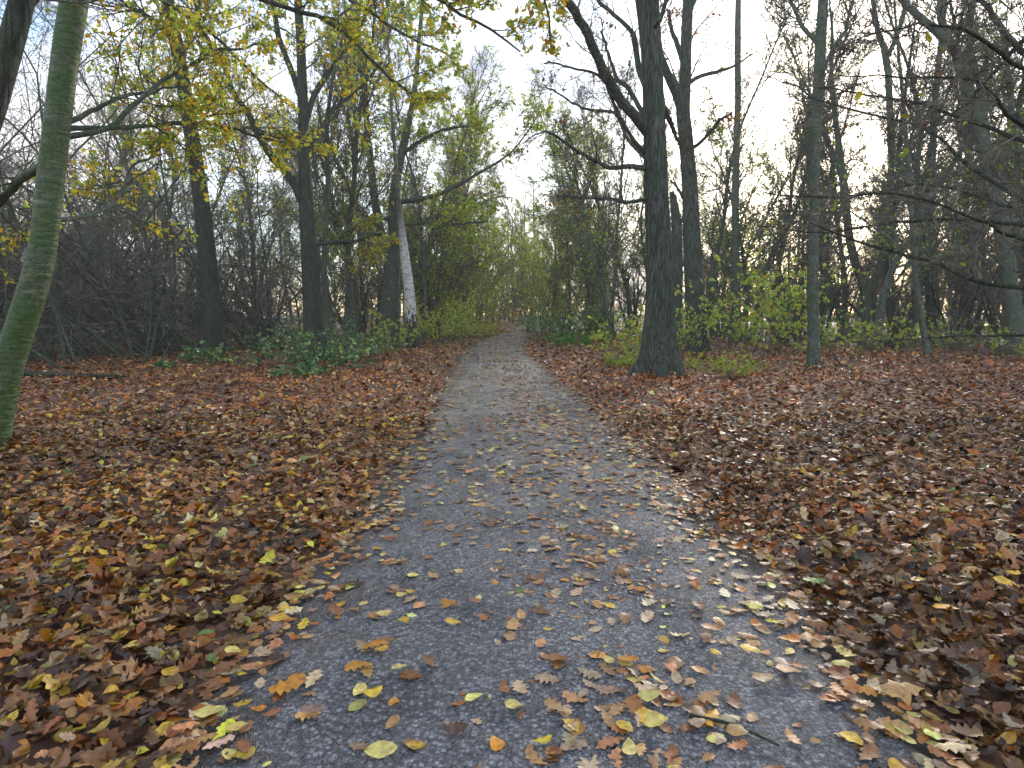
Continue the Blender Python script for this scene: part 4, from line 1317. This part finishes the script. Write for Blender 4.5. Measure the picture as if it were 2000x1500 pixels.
# thicket by the near left of the path, in photo pixels of the foot
spots = [(60, 716, 1.15), (170, 706, 1.1), (275, 700, 1.1), (350, 690, 1.0), (470, 688, .95), (560, 684, .85), (-60, 700, 1.3), (100, 672, 1.3), (330, 668, 1.2), (500, 664, 1.2)]
words_t = ['beside the green leaning trunk', 'behind the fallen black log', 'in the thick of the dark brush', 'just before the slender grey trunk', 'between the slender trunk and the forked trunk', 'arching over beside the forked trunk', 'cut off by the edge of the picture', 'deep behind the log', 'deep behind the slender grey trunk', 'deep behind the bramble patch']
for k, ((px, py, sc), wd) in enumerate(zip(spots, words_t)):
    g = G(px, py)
    place('thicket_shrub', THK[k % 2], (g[0], g[1], 0.0), rng.normal(0, 0.5), sc * rng.uniform(1.2, 1.4), 'bare dark tangled shrub ' + wd, 'shrub', 'bare shrubs of the dark thicket')

# hawthorns
haws = [(1168, 652, .95, 0, 'bare crooked hawthorn behind the green bush, before the big oak'), (1100, 646, 1.0, 1, 'twiggy hawthorn over the green bush by the path bend'), (1232, 656, 1.0, 0, 'black-stemmed hawthorn glimpsed beside the big oak'), (690, 668, 1.0, 1, 'leaning dark hawthorn between the forked trunk and the birch'),
        (1530, 668, 1.05, 1, 'dense twiggy hawthorn behind the leafy hazel saplings'), (1640, 656, 1.15, 0, 'dense hawthorn behind the swollen-footed trunk'), (1770, 662, 1.1, 1, 'twiggy hawthorn behind the pale leaning pole'), (1900, 668, 1.1, 0, 'spreading dark hawthorn near the pond gleam'),
        (1985, 676, 1.1, 1, 'hawthorn at the edge of the picture under the beech boughs'), (1390, 656, 1.1, 0, 'hawthorn behind the twin oak'), (880, 656, 1.0, 0, 'hawthorn beyond the yellow shrub at the bend'), (845, 662, .95, 1, 'dark hawthorn just behind the birch'), (1600, 676, .8, 0, 'small dark hawthorn straight behind the pale stem'), (1725, 678, .85, 1, 'small hawthorn between the crooked tree and the bent stem'), (1865, 684, .9, 0, 'small hawthorn in front of the grey upright trunk'), (1955, 690, .85, 1, 'small twiggy hawthorn below the arching limbs'), (250, 662, 1.3, 0, 'hawthorn showing above the thicket behind the log'), (520, 660, 1.3, 1, 'hawthorn showing above the thicket near the forked trunk'), (80, 664, 1.4, 1, 'hawthorn showing above the thicket by the green leaning trunk')]
for (px, py, sc, v, lab) in haws:
    g = G(px, py)
    place('hawthorn_tree', HAW[v], (g[0], g[1], 0.0), rng.uniform(0, 6.28), sc, lab, 'tree', 'bare hawthorns in the wood')
for k in range(36):
    px = 20 + 1980 * (k + rng.uniform(0.2, 0.8)) / 36
    dd = rng.uniform(56, 76)
    x_, y_ = (px - CX) / FPX * dd, dd
    if abs(float(path_uv(x_, y_)[0])) < 2.6:
        y_ += 9
    a = int(np.clip(round(px / 20.0), 1, 99)) if k < 35 else 100
    place('hawthorn_tree', HAW[k % 2], (x_, y_, 0.0), rng.uniform(0, 6.28), rng.uniform(0.9, 1.5), f'far grey hawthorn closing the view, {word(a)} percent across the photo', 'tree', 'bare hawthorns in the wood')
hazels = [(712, 660, .9, 'hazel with lime leaves behind the multi-stemmed tree'), (828, 660, .85, 'hazel with drooping yellow leaves beside the birch'), (1075, 644, 1.0, 'young hazel with yellow leaves past the signpost'), (905, 648, .9, 'hazel at the outside of the path bend'), (1410, 664, .8, 'hazel with pale leaves behind the twin oak'), (1720, 660, .9, 'thin hazel with lime leaves behind the crooked tree'), (990, 638, 1.1, 'hazel closing the view at the end of the path')]
for (px, py, sc, lab) in hazels:
    g = G(px, py)
    place('hazel_shrub', HAZ[0], (g[0], g[1], 0.0), rng.uniform(0, 6.28), sc, lab, 'shrub', 'leafy hazels in the wood')

tunnel = [(846, 664, .8, 'leafy lime green path-side tree next beyond the birch'), (880, 658, .9, 'leafy path-side tree, second beyond the birch'), (905, 653, .95, 'leafy path-side tree, third beyond the birch'), (926, 649, 1.0, 'leafy path-side tree, fourth beyond the birch'), (942, 645, 1.0, 'leafy path-side tree on the outside of the bend'), (1062, 648, .8, 'leafy tree over the round bush nearest the bend'), (1098, 652, .8, 'leafy tree rising behind the round bush'), (1148, 655, .75, 'leafy tree between the round bush and the big oak'), (968, 640, 1.05, 'leafy tree seen straight down the path'), (1005, 638, 1.0, 'leafy tree behind the golden shrub'), (720, 664, .8, 'leafy tree behind the bramble between forked trunk and birch')]
for (px, py, sc, lab) in tunnel:
    g = G(px, py)
    place('leafy_tree', WIL[0], (g[0], g[1], 0.0), rng.uniform(0, 6.28), sc, lab, 'tree', 'leafy trees lining the path')

frame_trees = [(1040, 45, .62, 1), (1075, 38, .7, 3), (1110, 34, .8, 0), (1150, 30, .84, 1), (1195, 27, .85, 0), (1228, 31, .98, 3), (1172, 36, 1.0, 0), (935, 42, .82, 3), (897, 36, .92, 1), (862, 30, 1.0, 3), (832, 26, .95, 1), (790, 28, 1.05, 3), (880, 40, 1.15, 0), (700, 25, 1.0, 1), (655, 27, 1.0, 3), (500, 26, 1.0, 1), (300, 27, 1.05, 1), (120, 25, 1.1, 3), (920, 50, 1.05, 0), (1015, 60, .72, 3), (960, 62, .8, 1), (985, 70, .72, 0), (1395, 29, 1.05, 0), (1468, 26, 1.0, 1), (1508, 34, 1.15, 0), (1548, 30, 1.05, 1), (1640, 25, 1.0, 0), (1705, 31, 1.1, 0), (1420, 38, 1.2, 3), (1860, 28, 1.0, 0)]
for k, (px, dd, sc, fam) in enumerate(frame_trees):
    place('woodland_tree', [ASH[0], ASH[1], SPREAD[0], SPREAD[1]][fam], ((px - CX) / FPX * dd, dd, 0.0), rng.uniform(0, 6.28), sc, ('tall mossy twigged tree framing the path, ' if fam == 0 else 'tall thinly leaved tree framing the path, ') + f'{word(round(px / 20))} percent across the photo', 'tree', 'tall trees of the wood', 0.03)

# tall bare trees of the wood, told apart by where they stand in the picture
for k in range(18):
    px = 890 + 12 * k + rng.normal(0, 3)
    dd = rng.uniform(66, 90)
    place('woodland_tree', [ASH[0], ASH[1], SPREAD[0], SPREAD[1]][k % 4], ((px - CX) / FPX * dd, dd, 0.0), rng.uniform(0, 6.28), rng.uniform(0.6, 0.95), f'faint grey tree beyond the end of the path, place {word(k + 1)} counting from the birch', 'tree', 'tall trees of the wood', 0.04)
tall = []
tries = 0
taken = set()
while len(tall) < 104 and tries < 20000:
    tries += 1
    px = rng.uniform(-250, 2250)
    d = 17 + 48 * rng.uniform() ** 1.3
    x = (px - CX) / FPX * d
    y = d * 1.0
    lat = float(path_uv(x, y)[0])
    if abs(lat) < 3.2 or (abs(px - 985) < 45 and y < 60):
        continue
    if d < 24 and 1000 < px < 1560:
        continue
    if px < 640 and (d < 34 or rng.uniform() < 0.3):
        continue
    if 29 < x < 48 and 40 < y < 52:
        continue
    if any((x - q[0]) ** 2 + (y - q[1]) ** 2 < 3.6 for q in tall):
        continue
    side = 'path-side' if abs(lat) < 6 else ('mid-wood' if d < 36 else 'distant')
    a = int(np.clip(round(px / 20), -12, 112))
    key = (a, side)
    if key in taken:
        continue
    taken.add(key)
    tall.append((x, y, px, d, side, a))
for k, (x, y, px, d, side, a) in enumerate(tall):
    fam = rng.integers(0, 4)
    parts = [ASH[0], ASH[1], SPREAD[0], SPREAD[1]][fam] if d > 24 else [ASH[0], ASH[1], ASH[0], SPREAD[1]][fam]
    kind_w = ['tall bare slender', 'tall slender thinly leaved', 'spreading bare dark', 'spreading green-leaved'][fam] if d > 24 else ['tall bare slender', 'tall slender thinly leaved', 'tall bare slender', 'spreading green-leaved'][fam]
    if a < 0 or a > 100:
        lab = f'{kind_w} {side} tree just off the frame, {word(abs(a) if a < 0 else a - 100)} paces past the ' + ('thicket' if a < 0 else 'beech boughs')
    else:
        lab = f'{kind_w} {side} tree standing {word(a)} percent across the photo'
    place('woodland_tree', parts, (x, y, float(height(np.array([x]), np.array([y]))[0])), rng.uniform(0, 6.28), rng.uniform(0.78, 1.2), lab, 'tree', 'tall trees of the wood', 0.05)
#@@SHRUBS
# ------------------------------------------------------------------ leafy undergrowth near the path
def leafy(name, label, cat, px, py, w_px, h_px, n_stem, n_leaf, size, pal, wts, kind='oval', material=None, nst=4, droop=0.35, group=None, twig=M_TWIGGREEN, thin=0.006, lean=0.55):
    d = depth_at(py)
    g = P(px, py, d)
    g[2] = float(height(g[None, 0], g[None, 1])[0])
    W, H = w_px * d / FPX / 2, h_px * d / FPX
    e = thing(name, label, cat, g, group)
    T = Tubes()
    a = rng.uniform(0, 6.28, n_stem)
    rr = np.sqrt(rng.uniform(0, 1, n_stem)) * W * 0.6
    p = np.stack([np.cos(a) * rr, np.sin(a) * rr * 0.7, np.full(n_stem, -0.03)], 1)
    dr = np.stack([np.cos(a) * lean, np.sin(a) * lean, np.ones(n_stem)], 1) + rng.normal(0, 0.25, (n_stem, 3))
    L = H * rng.uniform(0.6, 1.15, n_stem)
    pts = [p]
    for k in range(6):
        dr = unit(dr + rng.normal(0, 0.14, dr.shape) + np.array([0, 0, -0.05]))
        p = p + dr * (L / 6)[:, None]
        p[:, 2] = np.maximum(p[:, 2], 0.02)
        pts.append(p)
    S = np.stack(pts, 1)
    R = rng.uniform(0.6, 1, n_stem)[:, None] * thin * np.linspace(1, 0.3, 7)[None]
    b_, br = spawn(S, R, 5, 0.2, 1, 0.5, 1.1, 0.38, 4, rf=0.6, up=0.0, wig=0.18, rmin=0.0018)
    T.add(S, R, 5)
    T.add(b_, br, 3)
    so = link('stems', T.mesh('stems', twig), e)
    so['kind'] = 'stuff'
    V, F, C = leaf_on(b_, n_leaf, size, pal, wts, kind, nst, droop, 0.02)
    V[:, 2] = np.maximum(V[:, 2], 0.01)
    fo = link('foliage', make_mesh('foliage', V, F, material or M_GREEN, C), e)
    fo['kind'] = 'stuff'
    return e


BRAM = [(0.1, 0.22, 0.1), (0.15, 0.3, 0.12), (0.28, 0.46, 0.14), (0.5, 0.62, 0.14), (0.06, 0.13, 0.07)]
BW = [5, 5, 4, 2, 4]
YG = [(0.62, 0.76, 0.14), (0.78, 0.74, 0.12), (0.45, 0.66, 0.14), (0.82, 0.64, 0.08), (0.34, 0.54, 0.13)]
gb = 'bramble clumps beside the path'
for (px, py, w, h, lab) in [(560, 722, 120, 85, 'dark green bramble clump nearest the forked trunk, thicket side'), (632, 730, 120, 90, 'dark green bramble clump at the foot of the forked trunk, nearest the path'), (700, 708, 110, 85, 'bramble clump between the forked trunk and the birch'), (545, 700, 100, 70, 'bramble spilling out of the dark thicket'), (640, 700, 130, 90, 'bramble thicket straight behind the forked trunk'),
                            (412, 716, 95, 60, 'small bramble round the slender grey trunk'), (585, 742, 70, 40, 'low bramble tips creeping onto the leaf litter'), (325, 722, 22, 22, 'single bramble sprig in the litter before the thicket')]:
    leafy('bramble', lab, 'bramble', px, py, w, h, max(8, int(w / 5)), int(w * 6.2), 0.085, BRAM, BW, 'oval', M_GLOSS, 3, 0.3, gb)
gy_ = 'yellow green shrubs along the path'
for (px, py, w, h, ns, nl, sz, lab) in [(770, 692, 70, 70, 16, 420, .075, 'yellow leaved sapling drooping around the birch foot'), (850, 678, 95, 85, 26, 1300, .06, 'dense yellow green shrub on the path side of the birch'), (884, 668, 80, 70, 22, 1000, .065, 'low green shrub farther along past the birch'), (920, 662, 60, 50, 16, 600, .07, 'small green shrub before the twin poles at the bend'),
                                        (1232, 712, 75, 105, 16, 420, .075, 'yellow leaved shrub hugging the big oak'), (1222, 722, 70, 30, 22, 420, .05, 'low green tuft at the path side of the big oak'), (1332, 704, 40, 80, 9, 130, .07, 'pale green saplings between the two oaks'), (1425, 700, 90, 160, 12, 330, .085, 'lime leaved sapling right of the twin oak'),
                                        (1470, 702, 130, 190, 16, 620, .1, 'tall hazel sapling with big lime leaves before the wood'), (1540, 700, 120, 150, 14, 460, .085, 'lime sapling touching the pale stem'), (1432, 738, 100, 42, 22, 330, .05, 'low green plants in front of the hazel saplings'), (1345, 722, 60, 30, 14, 160, .05, 'low yellowing plants behind the big oak'),
                                        (1625, 690, 90, 80, 12, 200, .09, 'sparse lime sapling beyond the pale stem'), (1715, 694, 110, 75, 12, 260, .09, 'spreading yellow sapling before the crooked tree'), (1790, 690, 80, 60, 12, 150, .08, 'low yellow sapling at the leaning pole'), (1880, 690, 130, 60, 18, 300, .08, 'pale green low shrub before the pond gleam'), (1965, 704, 60, 60, 12, 120, .08, 'yellow sapling at the frame edge under the beech boughs')]:
    leafy('sapling', lab, 'shrub', px, py, w * 1.2, h * 1.2, int(ns * 1.4), int(nl * 2.2), sz, YG, [5, 4, 5, 2, 3], 'oval', M_GREEN, 3, 0.6, gy_, lean=0.4)
for (px, py, w, h, nl, pal, lab) in [(1112, 669, 140, 92, 4200, [(0.2, 0.38, 0.12), (0.32, 0.5, 0.18), (0.14, 0.28, 0.09), (0.42, 0.56, 0.26)], 'big round grey green bush at the path edge before the bend'), (1170, 668, 80, 65, 1500, [(0.17, 0.34, 0.1), (0.28, 0.45, 0.14), (0.12, 0.24, 0.08)], 'dark green bush tucked behind the round bush'),
                                     (1110, 676, 130, 26, 1500, [(0.16, 0.42, 0.08), (0.22, 0.5, 0.1), (0.3, 0.54, 0.13)], 'low bright green nettles in front of the round bush'), (1060, 660, 60, 50, 900, [(0.2, 0.34, 0.1), (0.38, 0.48, 0.16)], 'small green bush behind the signpost')]:
    leafy('green_bush', lab, 'bush', px, py, w, h, 40, nl, 0.085, pal, [1] * len(pal), 'oval', M_GREEN, 3, 0.4, 'green bushes by the bend')
leafy('golden_sapling', 'small golden orange sapling on the outside of the path bend', 'shrub', 961, 657, 26, 52, 16, 700, 0.1, [(0.6, 0.38, 0.02), (0.55, 0.3, 0.02), (0.5, 0.45, 0.05)], [5, 3, 2], 'oval', M_GREEN, 3, 0.4)
leafy('lime_shrub', 'lime yellow low shrub beside the golden sapling at the bend', 'shrub', 943, 659, 36, 34, 20, 620, 0.1, YG, [5, 3, 5, 1, 3], 'oval', M_GREEN, 3, 0.4)
leafy('golden_shrub', 'golden yellow shrub behind the signpost at the end', 'shrub', 1014, 642, 46, 50, 24, 800, 0.14, [(0.6, 0.42, 0.03), (0.5, 0.45, 0.05), (0.4, 0.4, 0.06)], [4, 4, 3], 'oval', M_GREEN, 3, 0.4)

# evergreen ivy-dark bushes that back the hazel saplings
for (px, py, w, h, lab) in [(1480, 672, 190, 260, 'dark evergreen holly backing the hazel saplings'), (1560, 664, 150, 210, 'dark green holly behind the pale stem'), (1400, 660, 120, 180, 'dark holly between the twin oak and the slim stem'), (1030, 640, 60, 90, 'dark ivy mound hanging over the bend')]:
    leafy('holly_bush', lab, 'bush', px, py, w, h, 46, 2400, 0.1, [(0.03, 0.07, 0.025), (0.06, 0.12, 0.04), (0.1, 0.17, 0.05)], [5, 4, 2], 'oval', M_GLOSS, 2, 0.3, 'dark evergreen bushes', thin=0.02)

# undergrowth stuff: low green plants along the far verges
cnt = 15000
x = rng.uniform(-26, 30, cnt)
y = rng.uniform(15, 48, cnt)
lat = np.abs(path_uv(x, y))
keep = (lat > 1.5) & (rng.uniform(0, 1, cnt) < np.clip(0.25 + 0.9 * noise2(x, y, 0.5), 0.04, 1) * sstep(14, 26, y + 2 * np.sign(x)))
x, y = x[keep], y[keep]
n = len(x)
c, _ = pick([(0.1, 0.17, 0.05), (0.2, 0.28, 0.07), (0.34, 0.38, 0.07), (0.06, 0.11, 0.04)], [4, 4, 2, 3], n)
pos = np.stack([x, y, height(x, y) + rng.uniform(0.03, 0.4, n) ** 1.3], 1)
V, F, C = leaves(pos, rng.uniform(0.09, 0.2, n), rng.uniform(0, 6.28, n), rng.normal(0.2, 0.6, n), rng.normal(0, 0.6, n), rng.normal(0, 0.3, n), rng.normal(0.2, 0.2, n), c, 'oval', 2)
tag(link('undergrowth', make_mesh('undergrowth', V, F, M_GREEN, C)), 'low green plants over the far woodland floor', 'undergrowth', kind='stuff')

# ------------------------------------------------------------------ fallen log, stick, signpost
def rod(name, label, cat, a, b_, r0, r1, material, n=14, bend=0.02, group=None, sides=14):
    A, B_ = np.array(a, float), np.array(b_, float)
    ctr = catmull(np.array([A, A * 0.6 + B_ * 0.4 + np.array([0, 0, bend]), B_]), n)
    T = Tubes()
    T.add(ctr - A, np.linspace(r0, r1, n), sides, smooth_relief(0.07))
    V, F = T.arrays()
    caps = []
    me = make_mesh(name, V, F, material)
    import bmesh
    bm = bmesh.new()
    bm.from_mesh(me)
    bmesh.ops.holes_fill(bm, edges=[e for e in bm.edges if e.is_boundary], sides=0)
    bm.to_mesh(me)
    bm.free()
    return tag(link(name, me, loc=A), label, cat, group)


dl = depth_at(745)
a, b_ = P(38, 742, dl), P(232, 742, dl - 0.1)
a[2], b_[2] = height(a[None, 0], a[None, 1])[0] + 0.075, height(b_[None, 0], b_[None, 1])[0] + 0.065
rod('fallen_log', 'rotten black log half sunk in the leaf litter', 'log', a, b_, 0.085, 0.05, M_DARK, bend=-0.02)
d5 = depth_at(722)
a, b_ = P(1646, 722, d5), P(1600, 655, d5 + 0.3)
a[2] = height(a[None, 0], a[None, 1])[0]
rod('leaning_stick', 'thin dark stick leaning from the litter against the pale stem', 'stick', a, b_, 0.018, 0.01, M_DARK, sides=8)

ds = depth_at(652)
sp0 = P(1031, 652, ds)
sp0[2] = float(rise(sp0[1]))
e = thing('signpost', 'small dark post with a pale notice at the path bend', 'signpost', sp0)


def box(name, cx_, cy_, cz, sx, sy, sz, material, parent):
    import bmesh
    bm = bmesh.new()
    bmesh.ops.create_cube(bm, size=1)
    for v in bm.verts:
        v.co = Vector((cx_ + v.co.x * sx, cy_ + v.co.y * sy, cz + v.co.z * sz))
    bmesh.ops.bevel(bm, geom=list(bm.edges), offset=min(sx, sy, sz) * 0.12, segments=1, affect='EDGES')
    me = bpy.data.meshes.new(name)
    bm.to_mesh(me)
    bm.free()
    me.materials.append(material)
    return link(name, me, parent)


M_POST = plain('weathered_post', (0.035, 0.03, 0.026), 0.8)
M_SIGN = plain('pale_notice', (0.42, 0.52, 0.52), 0.4, noise=0.1)
box('post', 0, 0, 0.5, 0.13, 0.13, 1.1, M_POST, e)
box('cap', 0, 0, 1.075, 0.16, 0.16, 0.05, M_POST, e)
box('notice', -0.12, -0.082, 0.82, 0.3, 0.03, 0.22, M_SIGN, e)

# ------------------------------------------------------------------ far wood: one mass that closes the view
TT = Tubes()
far = []
while len(far) < 84:
    ang_ = rng.uniform(-1.0, 1.0)
    d = rng.uniform(56, 135)
    far.append((math.sin(ang_) * d, math.cos(ang_) * d))
for (x, y) in far:
    h = rng.uniform(8, 17)
    zs = np.linspace(0, h, 6)
    L = np.stack([x + np.cumsum(rng.normal(0, 0.15, 6)), y + np.cumsum(rng.normal(0, 0.15, 6)), zs], 1)
    R = np.linspace(0.2, 0.03, 6) * rng.uniform(0.7, 1.3)
    a, ar = spawn(L[None], R[None], 12, 0.1, 1, 0.4, 1.0, 0, 4, absl=h * 0.26, up=0.06, rmax=0.06, rmin=0.02)
    b_, br = spawn(a, ar, 5, 0.15, 1, 0.4, 1.0, 0.5, 2, rmin=0.016, up=0.03)
    c, cr = spawn(b_, br, 4, 0.15, 1, 0.4, 1.0, 0.6, 1, rmin=0.013)
    TT.add(L, R, 6)
    TT.add(a, ar, 3)
    TT.add(b_, br, 3)
    TT.add(c, cr, 3)
fw = tag(link('far_wood', TT.mesh('far_wood', M_TWIGGREEN)), 'far grey mass of bare trees closing the view', 'woods', kind='stuff')
# brushwood between the far trunks
n = 4000
ang_ = rng.uniform(-1.0, 1.0, n)
d = rng.uniform(46, 130, n)
p = np.stack([np.sin(ang_) * d, np.cos(ang_) * d, rng.uniform(0, 1, n) ** 1.6 * 5.0], 1)
keep = np.abs(path_uv(p[:, 0], p[:, 1])) > 3
p = p[keep]
n = len(p)
dr = unit(rng.normal(0, 1, (n, 3)) + np.array([0, 0, 0.7]))
S = np.stack([p, p + dr * 0.6, p + dr * 1.2 + rng.normal(0, 0.15, (n, 3))], 1)
T = Tubes()
T.add(S, np.full((n, 3), 0.028), 3)
tag(link('far_undergrowth', T.mesh('far_undergrowth', M_TWIG)), 'grey brushwood between the far trunks', 'undergrowth', kind='stuff')
n = 8000
ang_ = rng.uniform(-1.0, 1.0, n)
d = rng.uniform(60, 130, n)
p = np.stack([np.sin(ang_) * d, np.cos(ang_) * d, rng.uniform(0, 1, n) ** 1.5 * 4.5], 1)
c, _ = pick([(0.12, 0.13, 0.08), (0.2, 0.2, 0.12), (0.16, 0.13, 0.1), (0.09, 0.11, 0.06)], [3, 3, 3, 3], n)
V, F, C = leaves(p, rng.uniform(0.4, 0.9, n), rng.uniform(0, 6.28, n), rng.normal(0, 0.8, n), rng.normal(0, 0.8, n), rng.normal(0, 0.3, n), rng.normal(0.2, 0.2, n), c, 'oval', 2)
tag(link('far_hedge', make_mesh('far_hedge', V, F, M_GREEN, C)), 'far dull green scrub along the ground line', 'scrub', kind='stuff')
tri = sum(len(me.polygons) * 2 for me in bpy.data.meshes)
print('triangles about', tri, 'objects', len(bpy.data.objects))

# ------------------------------------------------------------------ damp air
m, t, o = mat('haze')
pv_ = N(t, 'ShaderNodeVolumePrincipled')
pv_.inputs['Color'].default_value = (0.9, 0.91, 0.9, 1)
pv_.inputs['Density'].default_value = 0.002
pv_.inputs['Anisotropy'].default_value = 0.3
t.links.new(pv_.outputs[0], o.inputs['Volume'])
hx, hy0, hy1, hz0, hz1 = 150.0, -30.0, 150.0, -1.6, 24.0
hv = np.array([(x_, y_, z_) for z_ in (hz0, hz1) for y_ in (hy0, hy1) for x_ in (-hx, hx)])
hf = np.array([(0, 2, 3, 1), (4, 5, 7, 6), (0, 1, 5, 4), (2, 6, 7, 3), (0, 4, 6, 2), (1, 3, 7, 5)])
haze = link('haze', make_mesh('haze', hv, hf, m, smooth=False))
tag(haze, 'thin damp haze between the trees', 'haze', kind='stuff')
